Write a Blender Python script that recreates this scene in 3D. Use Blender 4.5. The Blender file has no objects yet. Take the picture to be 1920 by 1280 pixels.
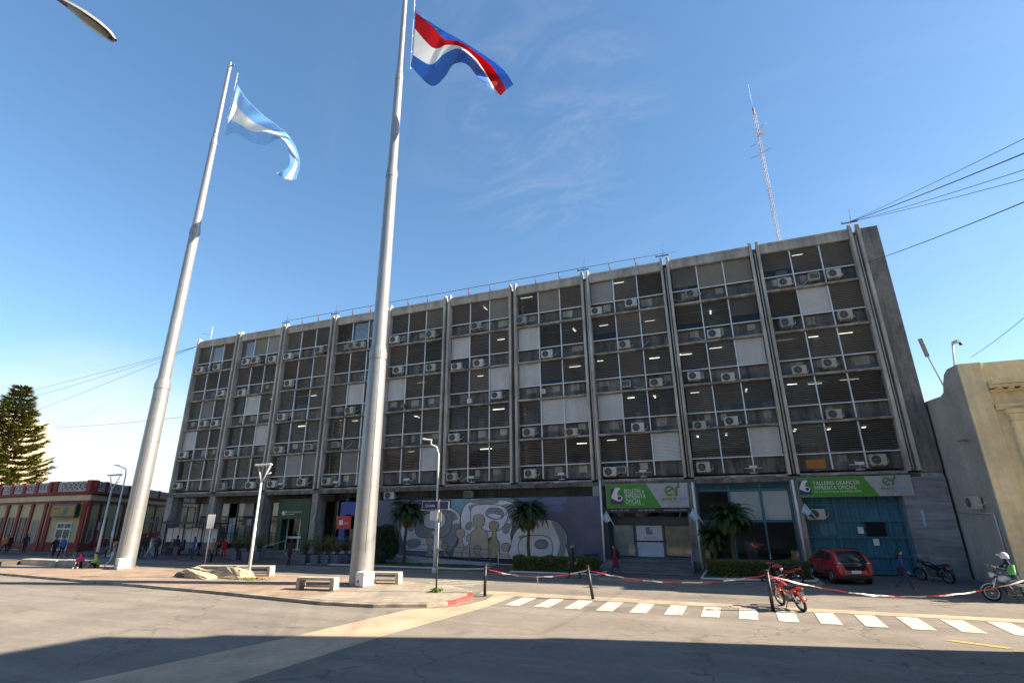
import bpy, bmesh, math, random
import numpy as np
from mathutils import Vector, Matrix
random.seed(7); rng = np.random.default_rng(7)
C = bpy.context.scene.collection
sc = bpy.context.scene
R = math.radians

# ------------------------------------------------------------------ camera, sky, sun, exposure
CAM = np.array([0.0, 0.0, 3.5]); FPX = 953.2085
YAW, PITCH, ROLL = -0.3741203, 0.32001746, -0.01068003
_f = np.array([math.sin(YAW)*math.cos(PITCH), math.cos(YAW)*math.cos(PITCH), math.sin(PITCH)])
_r = np.array([math.cos(YAW), -math.sin(YAW), 0.0]); _u = np.cross(_r, _f)
RGT = _r*math.cos(ROLL)+_u*math.sin(ROLL); UPV = -_r*math.sin(ROLL)+_u*math.cos(ROLL); FWD = _f
cd = bpy.data.cameras.new('camera'); cam = bpy.data.objects.new('camera', cd); C.objects.link(cam)
cd.sensor_width = 36; cd.lens = FPX/1920*36; cd.clip_start = 0.1; cd.clip_end = 5000
M = Matrix(((RGT[0], UPV[0], -FWD[0], CAM[0]), (RGT[1], UPV[1], -FWD[1], CAM[1]), (RGT[2], UPV[2], -FWD[2], CAM[2]), (0, 0, 0, 1)))
cam.matrix_world = M
sc.camera = cam

SUN_EL, SUN_AZ = R(31), R(77.1)          # azimuth clockwise from +Y
sun_dir = Vector((math.sin(SUN_AZ)*math.cos(SUN_EL), math.cos(SUN_AZ)*math.cos(SUN_EL), math.sin(SUN_EL)))
sl = bpy.data.lights.new('sun', 'SUN'); so = bpy.data.objects.new('sun', sl); C.objects.link(so)
sl.energy = 5.0; sl.angle = R(0.55); sl.color = (1.0, 0.875, 0.71)
so.rotation_euler = (-sun_dir).to_track_quat('-Z', 'Y').to_euler()

w = bpy.data.worlds.new('World'); sc.world = w; w.use_nodes = True
nt = w.node_tree; N = nt.nodes; L = nt.links
bg = N['Background']; bg.inputs['Strength'].default_value = 0.086
sky = N.new('ShaderNodeTexSky'); sky.sky_type = 'NISHITA'; sky.sun_disc = False
sky.sun_elevation = SUN_EL; sky.sun_rotation = SUN_AZ; sky.air_density = 1.0; sky.dust_density = 0.4; sky.ozone_density = 2.5; sky.altitude = 60
tc = N.new('ShaderNodeTexCoord')
def wmath(op, a, b=None, clamp=False):
    n = N.new('ShaderNodeMath'); n.operation = op; n.use_clamp = clamp
    for i, v in enumerate((a, b)):
        if v is None: continue
        if isinstance(v, (int, float)): n.inputs[i].default_value = v
        else: L.new(v, n.inputs[i])
    return n.outputs[0]
sep = N.new('ShaderNodeSeparateXYZ'); L.new(tc.outputs['Generated'], sep.inputs[0])
zc = wmath('MAXIMUM', sep.outputs['Z'], 0.02)
comb = N.new('ShaderNodeCombineXYZ')
L.new(wmath('DIVIDE', sep.outputs['X'], wmath('ADD', zc, 0.18)), comb.inputs[0]); L.new(wmath('DIVIDE', sep.outputs['Y'], wmath('ADD', zc, 0.18)), comb.inputs[1])
def cloud(scale, stretch, rot, lo, hi, off, dist=1.0, det=9):
    mp = N.new('ShaderNodeMapping'); mp.inputs['Scale'].default_value = (scale*stretch, scale, 1); mp.inputs['Rotation'].default_value = (0, 0, rot); mp.inputs['Location'].default_value = off
    L.new(comb.outputs[0], mp.inputs[0])
    nz = N.new('ShaderNodeTexNoise'); nz.inputs['Scale'].default_value = 1; nz.inputs['Detail'].default_value = det; nz.inputs['Roughness'].default_value = 0.62; nz.inputs['Distortion'].default_value = dist
    L.new(mp.outputs[0], nz.inputs['Vector'])
    mr = N.new('ShaderNodeMapRange'); mr.interpolation_type = 'SMOOTHSTEP'; mr.inputs['From Min'].default_value = lo; mr.inputs['From Max'].default_value = hi
    L.new(nz.outputs['Fac'], mr.inputs['Value']); return mr.outputs[0]
def band(v, a, b):
    mr = N.new('ShaderNodeMapRange'); mr.interpolation_type = 'SMOOTHSTEP'; mr.inputs['From Min'].default_value = a; mr.inputs['From Max'].default_value = b
    L.new(v, mr.inputs['Value']); return mr.outputs[0]
cirrus = wmath('MULTIPLY', cloud(1.5, 0.55, 0.9, 0.5, 0.85, (3.3, 1.2, 0), 1.2), 0.1)
low = wmath('MULTIPLY', wmath('MULTIPLY', cloud(0.55, 0.6, 0.3, 0.25, 0.6, (0.4, 2.2, 0), 0.8), band(sep.outputs['Z'], 0.22, 0.04)), 0.7)
def around(px, py, lo, hi):                # a patch of sky about the direction of one photo point
    r_ = (px-960)/FPX*RGT-(py-640)/FPX*UPV+FWD; r_ = r_/np.linalg.norm(r_)
    nrm = N.new('ShaderNodeVectorMath'); nrm.operation = 'NORMALIZE'; L.new(tc.outputs['Generated'], nrm.inputs[0])
    d = N.new('ShaderNodeVectorMath'); d.operation = 'DOT_PRODUCT'; L.new(nrm.outputs[0], d.inputs[0]); d.inputs[1].default_value = tuple(r_); return band(d.outputs['Value'], lo, hi)
wisp = wmath('MULTIPLY', wmath('MULTIPLY', cloud(7, 0.5, 0.35, 0.40, 0.85, (1.1, 0.3, 0), 1.6), around(1010, 230, .965, .996)), 0.16)
bank = wmath('MULTIPLY', wmath('MULTIPLY', cloud(1.2, 0.5, 0.3, 0.22, 0.55, (2.4, 1.2, 0), 0.6), around(120, 930, .968, .997)), 0.75)
fac = wmath('MAXIMUM', wmath('MAXIMUM', cirrus, low), wmath('MAXIMUM', wisp, bank), True)
mix = N.new('ShaderNodeMixRGB'); gm = N.new('ShaderNodeGamma'); gm.inputs['Gamma'].default_value = 0.85; L.new(sky.outputs[0], gm.inputs['Color'])
L.new(fac, mix.inputs[0]); L.new(gm.outputs[0], mix.inputs[1]); mix.inputs[2].default_value = (3.6, 3.62, 3.65, 1)
hsv = N.new('ShaderNodeHueSaturation'); hsv.inputs['Saturation'].default_value = 1.2; hsv.inputs['Hue'].default_value = 0.498
L.new(mix.outputs[0], hsv.inputs['Color']); L.new(hsv.outputs[0], bg.inputs['Color'])

sc.view_settings.view_transform = 'Standard'; sc.view_settings.look = 'None'
sc.view_settings.exposure = 1.75; sc.view_settings.gamma = 1.0
sc.render.engine = 'CYCLES'; sc.cycles.max_bounces = 8; sc.cycles.use_denoising = True
sc.cycles.transparent_max_bounces = 24

# ------------------------------------------------------------------ pixel -> place helpers (1920x1280 photo)
def ray(px, py): return (px-960)/FPX*RGT-(py-640)/FPX*UPV+FWD
def at(px, py, z=0.0):
    d = ray(px, py); t = (z-CAM[2])/d[2]; p = CAM+t*d; return Vector((p[0], p[1], z))
def ony(px, py, Y):
    d = ray(px, py); t = (Y-CAM[1])/d[1]; p = CAM+t*d; return Vector(p)
def onr(px, py, rr):                       # at horizontal distance rr from the camera
    d = ray(px, py); t = rr/math.hypot(d[0], d[1]); return Vector(CAM+t*d)

# ------------------------------------------------------------------ materials
MATS = {}
def mat(name, col, rough=0.8, var=0.25, scale=3.0, bump=0.0, metal=0.0, streak=0.0, spec=0.5, coat=0.0, emit=None, sscale=None):
    if name in MATS: return MATS[name]
    m = bpy.data.materials.new(name); m.use_nodes = True; MATS[name] = m
    t = m.node_tree; b = t.nodes['Principled BSDF']
    b.inputs['Roughness'].default_value = rough; b.inputs['Metallic'].default_value = metal
    b.inputs['Specular IOR Level'].default_value = spec; b.inputs['Coat Weight'].default_value = coat
    co = t.nodes.new('ShaderNodeTexCoord')
    def noise(sc_, det, vecscale=None):
        n = t.nodes.new('ShaderNodeTexNoise'); n.inputs['Scale'].default_value = sc_; n.inputs['Detail'].default_value = det; n.inputs['Roughness'].default_value = .65
        if vecscale:
            mp = t.nodes.new('ShaderNodeMapping'); mp.inputs['Scale'].default_value = vecscale
            t.links.new(co.outputs['Object'], mp.inputs[0]); t.links.new(mp.outputs[0], n.inputs['Vector'])
        else: t.links.new(co.outputs['Object'], n.inputs['Vector'])
        return n.outputs['Fac']
    def rng_(v, a, b_, lo, hi):
        r = t.nodes.new('ShaderNodeMapRange'); r.inputs['From Min'].default_value = a; r.inputs['From Max'].default_value = b_; r.inputs['To Min'].default_value = lo; r.inputs['To Max'].default_value = hi
        t.links.new(v, r.inputs['Value']); return r.outputs[0]
    def mul(a, b_):
        n = t.nodes.new('ShaderNodeMath'); n.operation = 'MULTIPLY'; t.links.new(a, n.inputs[0]); t.links.new(b_, n.inputs[1]); return n.outputs[0]
    f = rng_(noise(scale, 8), .3, .7, 1-var, 1+var*.6)
    f = mul(f, rng_(noise(scale*9, 4), .3, .7, 1-var*.4, 1+var*.3))
    if streak: f = mul(f, rng_(noise(1, 6, sscale or (2.2, 2.2, .22)), .38, .62, 1-streak, 1.0))
    mx = t.nodes.new('ShaderNodeVectorMath'); mx.operation = 'SCALE'; mx.inputs[0].default_value = col[:3]; t.links.new(f, mx.inputs['Scale'])
    t.links.new(mx.outputs[0], b.inputs['Base Color'])
    if bump:
        bn = t.nodes.new('ShaderNodeBump'); bn.inputs['Strength'].default_value = bump; bn.inputs['Distance'].default_value = .02
        t.links.new(noise(scale*14, 5), bn.inputs['Height']); t.links.new(bn.outputs[0], b.inputs['Normal'])
    if emit:
        b.inputs['Emission Color'].default_value = (*emit[:3], 1); b.inputs['Emission Strength'].default_value = emit[3]
    m.diffuse_color = (*col[:3], 1)
    return m
def glass_mat(name, tint, refl=0.05):
    if name in MATS: return MATS[name]
    m = bpy.data.materials.new(name); m.use_nodes = True; MATS[name] = m; t = m.node_tree
    for n in list(t.nodes):
        if n.type == 'BSDF_PRINCIPLED': t.nodes.remove(n)
    o = [n for n in t.nodes if n.type == 'OUTPUT_MATERIAL'][0]
    tr = t.nodes.new('ShaderNodeBsdfTransparent'); tr.inputs[0].default_value = (*tint, 1)
    gl = t.nodes.new('ShaderNodeBsdfGlossy'); gl.inputs['Roughness'].default_value = .02
    nz = t.nodes.new('ShaderNodeTexNoise'); nz.inputs['Scale'].default_value = .9; tcn = t.nodes.new('ShaderNodeTexCoord'); t.links.new(tcn.outputs['Object'], nz.inputs['Vector'])
    bp = t.nodes.new('ShaderNodeBump'); bp.inputs['Strength'].default_value = .08; bp.inputs['Distance'].default_value = .05; t.links.new(nz.outputs['Fac'], bp.inputs['Height']); t.links.new(bp.outputs[0], gl.inputs['Normal'])
    fr = t.nodes.new('ShaderNodeFresnel'); fr.inputs['IOR'].default_value = 1.5
    ad = t.nodes.new('ShaderNodeMath'); ad.operation = 'ADD'; ad.use_clamp = True; ad.inputs[1].default_value = refl; t.links.new(fr.outputs[0], ad.inputs[0])
    mx = t.nodes.new('ShaderNodeMixShader'); t.links.new(ad.outputs[0], mx.inputs[0]); t.links.new(tr.outputs[0], mx.inputs[1]); t.links.new(gl.outputs[0], mx.inputs[2])
    t.links.new(mx.outputs[0], o.inputs['Surface']); return m
def leaf_mat(name, col, var=.5, trans=.25):
    if name in MATS: return MATS[name]
    m = mat(name, col, .6, var, 1.6, spec=.3); b = m.node_tree.nodes['Principled BSDF']
    return m

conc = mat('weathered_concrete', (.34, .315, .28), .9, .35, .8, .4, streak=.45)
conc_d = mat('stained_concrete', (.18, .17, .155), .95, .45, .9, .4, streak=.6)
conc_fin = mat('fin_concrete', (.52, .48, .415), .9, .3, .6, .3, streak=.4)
conc_l = mat('cornice_concrete', (.46, .42, .36), .9, .3, .7, .4, streak=.35)
conc_ledge = mat('ledge_concrete', (.42, .39, .34), .95, .55, 1.3, .5, streak=.55, sscale=(1.1, 1.1, 5))
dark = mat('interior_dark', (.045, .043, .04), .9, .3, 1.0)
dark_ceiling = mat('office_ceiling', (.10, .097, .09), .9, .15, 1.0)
alu = mat('grey_aluminium', (.62, .64, .65), .5, .15, 2, metal=.25)
slat_v = [mat('pale_slats', (.23, .227, .22), .65, .2, .7), mat('dark_slats', (.13, .127, .121), .65, .2, .7)]
slat_m = mat('grey_slats', (.185, .18, .172), .65, .2, .7)
shut_w = mat('white_shutter', (.52, .51, .485), .7, .12, .8, streak=.12)
shut_t = mat('tan_shutter', (.22, .195, .155), .7, .12, .8, streak=.1)
shut_g = mat('grey_shutter', (.29, .28, .265), .7, .12, .8, streak=.1)
glass = glass_mat('window_glass', (.62, .64, .63), .0)
glass_g = glass_mat('shop_glass', (.88, .91, .91), .02)
glass_dk = glass_mat('dark_glass', (.25, .27, .28), .03)
white_p = mat('white_paint', (.68, .67, .64), .55, .12, 1.5)
ac_m = mat('ac_white', (.52, .505, .47), .5, .14, 2.0, streak=.15)
ac_old = mat('ac_old', (.30, .285, .26), .6, .25, 3.0, streak=.3)
ac_fan = mat('ac_fan', (.035, .035, .037), .6, .2, 3)
ac_grey = mat('ac_grille', (.16, .16, .165), .6, .2, 3)
galv = mat('galvanised_steel', (.33, .33, .325), .42, .18, .35, .1, metal=.5, streak=.22, sscale=(1.2, 1.2, .12))
galv2 = mat('painted_post', (.58, .58, .56), .5, .15, 1.2, streak=.15)
black_m = mat('black_iron', (.02, .02, .022), .5, .25, 4)
rust = mat('rusty_steel', (.22, .10, .055), .85, .4, 5)
rubber = mat('rubber', (.016, .016, .017), .8, .2, 5)
chrome = mat('chrome', (.75, .75, .75), .15, .05, 3, metal=1.0)
skin = mat('skin', (.42, .25, .17), .6, .1, 5)
terra = mat('tan_paver', (.40, .30, .22), .9, .22, .9, .3)

# ------------------------------------------------------------------ mesh builder
class MB:
    def __init__(s): s.v = []; s.f = []; s.m = []; s.ms = []; s.sm = []
    def mi(s, m):
        if m not in s.ms: s.ms.append(m)
        return s.ms.index(m)
    def add(s, vs, fs, m=None, smooth=False):
        o = len(s.v); s.v += [tuple(v) for v in vs]; k = s.mi(m)
        for f in fs: s.f.append(tuple(i+o for i in f)); s.m.append(k); s.sm.append(smooth)
        return s
    def box(s, x0, x1, y0, y1, z0, z1, m=None):
        vs = [(x0, y0, z0), (x1, y0, z0), (x1, y1, z0), (x0, y1, z0), (x0, y0, z1), (x1, y0, z1), (x1, y1, z1), (x0, y1, z1)]
        return s.add(vs, [(0, 3, 2, 1), (4, 5, 6, 7), (0, 1, 5, 4), (1, 2, 6, 5), (2, 3, 7, 6), (3, 0, 4, 7)], m)
    def obox(s, c, sx, sy, sz, rot=None, m=None, bev=0):
        h = [(-1, -1, -1), (1, -1, -1), (1, 1, -1), (-1, 1, -1), (-1, -1, 1), (1, -1, 1), (1, 1, 1), (-1, 1, 1)]
        rm = rot if rot is not None else Matrix.Identity(3)
        vs = [Vector(c)+rm @ Vector((a*sx/2, b*sy/2, d*sz/2)) for a, b, d in h]
        return s.add(vs, [(0, 3, 2, 1), (4, 5, 6, 7), (0, 1, 5, 4), (1, 2, 6, 5), (2, 3, 7, 6), (3, 0, 4, 7)], m)
    def tube(s, pts, r, n=8, m=None, cap=True, smooth=True):
        pts = [Vector(p) for p in pts]; rs = r if isinstance(r, (list, tuple)) else [r]*len(pts); rings = []; o = []
        up = None
        for i, p in enumerate(pts):
            d = (pts[min(i+1, len(pts)-1)]-pts[max(i-1, 0)])
            if d.length < 1e-9: d = Vector((0, 0, 1))
            d.normalize()
            if up is None: up = Vector((0, 0, 1)) if abs(d.z) < .9 else Vector((1, 0, 0))
            a = d.cross(up)
            if a.length < 1e-6: a = d.cross(Vector((0, 1, 0.1)))
            a.normalize(); b = a.cross(d).normalized(); up = b
            for k in range(n):
                t = 2*math.pi*k/n; o.append(p+(a*math.cos(t)+b*math.sin(t))*rs[i])
        fs = []
        for i in range(len(pts)-1):
            for k in range(n):
                k2 = (k+1) % n; fs.append((i*n+k, i*n+k2, (i+1)*n+k2, (i+1)*n+k))
        s.add(o, fs, m, smooth)
        if cap:
            e = len(s.v)-len(o); kk = s.mi(m)
            s.f.append(tuple(e+k for k in reversed(range(n)))); s.m.append(kk); s.sm.append(False)
            e2 = len(s.v)-n; s.f.append(tuple(e2+k for k in range(n))); s.m.append(kk); s.sm.append(False)
        return s
    def lathe(s, prof, c=(0, 0, 0), n=16, m=None, axis='z', sx=1, sy=1):
        o = []
        for r, h in prof:
            for k in range(n):
                t = 2*math.pi*k/n; a, b = r*math.cos(t)*sx, r*math.sin(t)*sy
                p = (a, b, h) if axis == 'z' else ((a, h, b) if axis == 'y' else (h, a, b))
                o.append((c[0]+p[0], c[1]+p[1], c[2]+p[2]))
        fs = [(i*n+k, i*n+(k+1) % n, (i+1)*n+(k+1) % n, (i+1)*n+k) for i in range(len(prof)-1) for k in range(n)]
        return s.add(o, fs, m, True)
    def disc(s, c, r, n=16, axis='y', m=None):
        vs = []
        for k in range(n):
            t = 2*math.pi*k/n; a, b = r*math.cos(t), r*math.sin(t)
            p = (a, 0, b) if axis == 'y' else ((0, a, b) if axis == 'x' else (a, b, 0))
            vs.append((c[0]+p[0], c[1]+p[1], c[2]+p[2]))
        return s.add(vs, [tuple(range(n))], m)
    def poly(s, pts, m=None): return s.add(pts, [tuple(range(len(pts)))], m)
    def prism(s, pts2, z0, z1, m=None):               # plan polygon between two heights
        n = len(pts2); vs = [(p[0], p[1], z0) for p in pts2]+[(p[0], p[1], z1) for p in pts2]
        return s.add(vs, [tuple(range(n, 2*n))]+[(i, (i+1) % n, n+(i+1) % n, n+i) for i in range(n)], m)
    def xprism(s, pts, y0, y1, m=None):               # XZ outline extruded in Y
        n = len(pts); vs = [(p[0], y0, p[1]) for p in pts]+[(p[0], y1, p[1]) for p in pts]
        return s.add(vs, [tuple(range(n)), tuple(range(2*n-1, n-1, -1))]+[(i, (i+1) % n, n+(i+1) % n, n+i) for i in range(n)], m)
    def grid(s, rows, m=None, smooth=True, ms=None):
        nr, nc = len(rows), len(rows[0]); o = len(s.v)
        s.v += [tuple(p) for r_ in rows for p in r_]
        for i in range(nr-1):
            k = s.mi(ms[i] if ms else m)
            for j in range(nc-1):
                s.f.append((o+i*nc+j, o+i*nc+j+1, o+(i+1)*nc+j+1, o+(i+1)*nc+j)); s.m.append(k); s.sm.append(smooth)
        return s
    def quads(s, V, m=None):                            # V: (n,4,3) array
        o = len(s.v); k = s.mi(m); n = len(V)
        s.v += [tuple(p) for p in V.reshape(-1, 3).tolist()]
        s.f += [(o+4*i, o+4*i+1, o+4*i+2, o+4*i+3) for i in range(n)]; s.m += [k]*n; s.sm += [False]*n
        return s
    def mesh(s, name, m=None, off=None):
        me = bpy.data.meshes.new(name)
        v = s.v if off is None else [(a-off[0], b-off[1], c-off[2]) for a, b, c in s.v]
        me.from_pydata(v, [], s.f)
        for x in s.ms: me.materials.append(x if x is not None else m)
        me.polygons.foreach_set('material_index', s.m); me.polygons.foreach_set('use_smooth', s.sm); me.update()
        return me
    def build(s, name, m=None, parent=None, bevel=0, solid=0, fix=True):
        off = parent_origin(parent) if parent is not None else None
        me = s.mesh(name, m, off)
        if fix:
            bm = bmesh.new(); bm.from_mesh(me); bmesh.ops.recalc_face_normals(bm, faces=bm.faces); bm.to_mesh(me); bm.free()
        o = bpy.data.objects.new(name, me); C.objects.link(o); o.parent = parent
        if bevel:
            b = o.modifiers.new('bevel', 'BEVEL'); b.width = bevel; b.segments = 2; b.limit_method = 'ANGLE'
        if solid:
            q = o.modifiers.new('solid', 'SOLIDIFY'); q.thickness = solid
        return o
def parent_origin(p):
    v = Vector((0, 0, 0))
    while p is not None:
        v = v+p.location if not p.get('local') else v
        if p.get('local'): return None
        p = p.parent
    return v
def tag(o, label=None, cat=None, group=None, kind=None):
    if label: o['label'] = label
    if cat: o['category'] = cat
    if group: o['group'] = group
    if kind: o['kind'] = kind
    return o
def thing(name, label, cat, loc=(0, 0, 0), rz=0, group=None, local=False):
    o = bpy.data.objects.new(name, None); C.objects.link(o); o.empty_display_size = .3
    o.location = loc; o.rotation_euler = (0, 0, rz)
    if local: o['local'] = True
    return tag(o, label, cat, group)
def children_of(o): return list(o.children)
def dup(root, loc, rz=0, label=None, **kw):
    r = root.copy(); C.objects.link(r); r.location = loc; r.rotation_euler = (0, 0, rz)
    if label: r['label'] = label
    for ch in list(root.children):
        c = ch.copy(); C.objects.link(c); c.parent = r
        for g in list(ch.children):
            d = g.copy(); C.objects.link(d); d.parent = c
    return r
def text(body, size, loc, m, parent, name='lettering', width=None, ext=.004, rot=(math.pi/2, 0, 0), align='LEFT', bold=0.0, height=None):
    cu = bpy.data.curves.new(name, 'FONT'); cu.body = body; cu.size = size; cu.extrude = ext; cu.align_x = align; cu.offset = bold; cu.space_line = .82; cu.space_character = 1.1
    t = bpy.data.objects.new(name, cu); C.objects.link(t)
    dg = bpy.context.evaluated_depsgraph_get(); me = bpy.data.meshes.new_from_object(t.evaluated_get(dg))
    bpy.data.objects.remove(t); bpy.data.curves.remove(cu)
    if width or height:
        xs = [v.co.x for v in me.vertices]; ys = [v.co.y for v in me.vertices]
        kx = width/(max(xs)-min(xs)) if width else 1; ky = height/(max(ys)-min(ys)) if height else (1 if not width else 1)
        for v in me.vertices: v.co.x *= kx; v.co.y *= ky
    o = bpy.data.objects.new(name, me); C.objects.link(o); me.materials.clear(); me.materials.append(m)
    off = parent_origin(parent) or Vector((0, 0, 0))
    o.location = Vector(loc)-off; o.rotation_euler = rot; o.parent = parent
    return o
def smooth_closed(pts, n=5):
    P = [np.array(p, float) for p in pts]; k = len(P); out = []
    for i in range(k):
        a, b, c, d = P[i-1], P[i], P[(i+1) % k], P[(i+2) % k]
        for j in range(n):
            t = j/n; out.append(.5*((2*b)+(-a+c)*t+(2*a-5*b+4*c-d)*t*t+(-a+3*b-3*c+d)*t**3))
    return out
def smooth_open(pts, n=6):
    P = [np.array(p, float) for p in pts]; P = [2*P[0]-P[1]]+P+[2*P[-1]-P[-2]]; out = []
    for i in range(1, len(P)-2):
        a, b, c, d = P[i-1], P[i], P[i+1], P[i+2]
        for j in range(n):
            t = j/n; out.append(.5*((2*b)+(-a+c)*t+(2*a-5*b+4*c-d)*t*t+(-a+3*b-3*c+d)*t**3))
    out.append(P[-2]); return out
def leaves(centers, size, up=.3, aspect=.45, jit=.35):
    n = len(centers); c = np.asarray(centers, float)
    d = rng.normal(size=(n, 3)); d[:, 2] += up; d /= np.linalg.norm(d, axis=1)[:, None]
    e = np.cross(d, rng.normal(size=(n, 3))); e /= np.linalg.norm(e, axis=1)[:, None]
    s = size*(1+jit*rng.uniform(-1, 1, size=(n, 1)))
    a = d*s; b = e*s*aspect
    return np.stack([c-a*.5, c+b*.5, c+a*.5, c-b*.5], 1)

# ------------------------------------------------------------------ ground
asph = mat('asphalt', (.218, .193, .163), .95, .2, .35, .5, spec=.08)
def asphalt_detail():
    t = asph.node_tree; b = t.nodes['Principled BSDF']; src = b.inputs['Base Color'].links[0].from_socket
    co = t.nodes.new('ShaderNodeTexCoord')
    n = t.nodes.new('ShaderNodeTexNoise'); n.inputs['Scale'].default_value = 1.1; n.inputs['Detail'].default_value = 10; n.inputs['Distortion'].default_value = 2.0; n.inputs['Roughness'].default_value = .7
    mp = t.nodes.new('ShaderNodeMapping'); mp.inputs['Scale'].default_value = (.25, 1.0, 1); t.links.new(co.outputs['Object'], mp.inputs[0]); t.links.new(mp.outputs[0], n.inputs['Vector'])
    r = t.nodes.new('ShaderNodeMapRange'); r.inputs['From Min'].default_value = .57; r.inputs['From Max'].default_value = .78; t.links.new(n.outputs['Fac'], r.inputs['Value'])
    mx = t.nodes.new('ShaderNodeMixRGB'); t.links.new(r.outputs[0], mx.inputs[0]); t.links.new(src, mx.inputs[1]); mx.inputs[2].default_value = (.30, .27, .225, 1)
    v = t.nodes.new('ShaderNodeTexVoronoi'); v.feature = 'DISTANCE_TO_EDGE'; v.inputs['Scale'].default_value = .16
    nz = t.nodes.new('ShaderNodeTexNoise'); nz.inputs['Scale'].default_value = .8; nz.inputs['Detail'].default_value = 6
    t.links.new(co.outputs['Object'], nz.inputs['Vector'])
    va = t.nodes.new('ShaderNodeMixRGB'); va.inputs[0].default_value = .75; t.links.new(co.outputs['Object'], va.inputs[1]); 
    sc_ = t.nodes.new('ShaderNodeVectorMath'); sc_.operation = 'MULTIPLY_ADD'; t.links.new(nz.outputs['Color'], sc_.inputs[0]); sc_.inputs[1].default_value = (3, 3, 3); t.links.new(co.outputs['Object'], sc_.inputs[2])
    t.nodes.remove(va); t.links.new(sc_.outputs[0], v.inputs['Vector'])
    cr = t.nodes.new('ShaderNodeMapRange'); cr.inputs['From Min'].default_value = 0; cr.inputs['From Max'].default_value = .009; cr.inputs['To Min'].default_value = .6; cr.inputs['To Max'].default_value = 0; t.links.new(v.outputs['Distance'], cr.inputs['Value'])
    m2 = t.nodes.new('ShaderNodeMixRGB'); t.links.new(cr.outputs[0], m2.inputs[0]); t.links.new(mx.outputs[0], m2.inputs[1]); m2.inputs[2].default_value = (.08, .072, .064, 1)
    def noise2(scale, det, lo, hi, a, b_, vs=None, rough=.6):
        q = t.nodes.new('ShaderNodeTexNoise'); q.inputs['Scale'].default_value = scale; q.inputs['Detail'].default_value = det; q.inputs['Roughness'].default_value = rough
        if vs:
            mq = t.nodes.new('ShaderNodeMapping'); mq.inputs['Scale'].default_value = vs; t.links.new(co.outputs['Object'], mq.inputs[0]); t.links.new(mq.outputs[0], q.inputs['Vector'])
        else: t.links.new(co.outputs['Object'], q.inputs['Vector'])
        r_ = t.nodes.new('ShaderNodeMapRange'); r_.inputs['From Min'].default_value = lo; r_.inputs['From Max'].default_value = hi; r_.inputs['To Min'].default_value = a; r_.inputs['To Max'].default_value = b_; t.links.new(q.outputs['Fac'], r_.inputs['Value']); return r_.outputs[0]
    cur = m2.outputs[0]
    for fac_ in (noise2(38, 2, .3, .7, .72, 1.3), noise2(.55, 7, .56, .72, 1.0, .72, None, .7), noise2(1, 3, .35, .65, .88, 1.08, (.05, .8, 1)), noise2(9, 3, .66, .74, 1.0, 1.35)):
        q = t.nodes.new('ShaderNodeVectorMath'); q.operation = 'SCALE'; t.links.new(cur, q.inputs[0]); t.links.new(fac_, q.inputs['Scale']); cur = q.outputs[0]
    t.links.new(cur, b.inputs['Base Color'])
asphalt_detail()
tag(MB().poly([(-900, -200, 0), (700, -200, 0), (700, 1100, 0), (-900, 1100, 0)], asph).build('road'), kind='structure')
gut = mat('gutter_concrete', (.44, .32, .215), .9, .3, .6, .3)
tag(MB().poly([(-17.5, -2, .004), (-13.72, 8.48, .004), (-12.37, 13.7, .004), (-11.5, 18.3, .004), (-10.0, 19.4, .004), (-9.6, 21.2, .004), (-9.9, 23.0, .004), (-8.8, 22.6, .004), (-8.9, 19.9, .004), (-9.85, 14.5, .004), (-10.35, 9.6, .004), (-12.5, -2, .004)], gut).build('gutter_strip'), kind='structure')
tag(MB().poly([(-10.6, 22.6, .008), (-9.0, 22.45, .008), (-1.5, 22.42, .008), (2, 22.42, .008), (40, 22.42, .008), (40, 23.1, .008), (2, 23.1, .008), (-1.5, 23.2, .008), (-9.3, 23.5, .008), (-10.6, 23.4, .008)], mat('gutter_edge', (.37, .29, .2), .9, .35, .8, .3)).build('gutter_strip'), kind='structure')
def marking_mat(name, col):
    m = mat(name, col, .8, .1, 2, streak=.25, sscale=(3, 3, 3)); t = m.node_tree; b = t.nodes['Principled BSDF']; src = b.inputs['Base Color'].links[0].from_socket   # worn through to the asphalt
    co = t.nodes.new('ShaderNodeTexCoord'); n = t.nodes.new('ShaderNodeTexNoise'); n.inputs['Scale'].default_value = 2.4; n.inputs['Detail'].default_value = 12; n.inputs['Roughness'].default_value = .78; t.links.new(co.outputs['Object'], n.inputs['Vector'])
    r = t.nodes.new('ShaderNodeMapRange'); r.inputs['From Min'].default_value = .5; r.inputs['From Max'].default_value = .62; r.inputs['To Max'].default_value = .75; t.links.new(n.outputs['Fac'], r.inputs['Value'])
    mx = t.nodes.new('ShaderNodeMixRGB'); t.links.new(r.outputs[0], mx.inputs[0]); t.links.new(src, mx.inputs[1]); mx.inputs[2].default_value = (.19, .165, .13, 1); t.links.new(mx.outputs[0], b.inputs['Base Color'])
    return m
wmark = marking_mat('road_paint', (.60, .555, .47))
cw = MB()
for k in range(16):
    x = -8.41+1.2*k; cw.poly([(x, 20.32, .012), (x+.6, 20.32, .012), (x+.66, 22.3, .012), (x+.06, 22.3, .012)], wmark)
tag(cw.build('crosswalk_marking'), kind='structure')
cw = MB()
for k in range(4):
    y = 24.5+.56*k; x = -14.75+.1*k; cw.poly([(x, y, .012), (x+2.9, y+.1, .012), (x+3.0, y+.27, .012), (x+.1, y+.17, .012)], wmark)
tag(cw.build('crosswalk_marking'), kind='structure')
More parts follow.
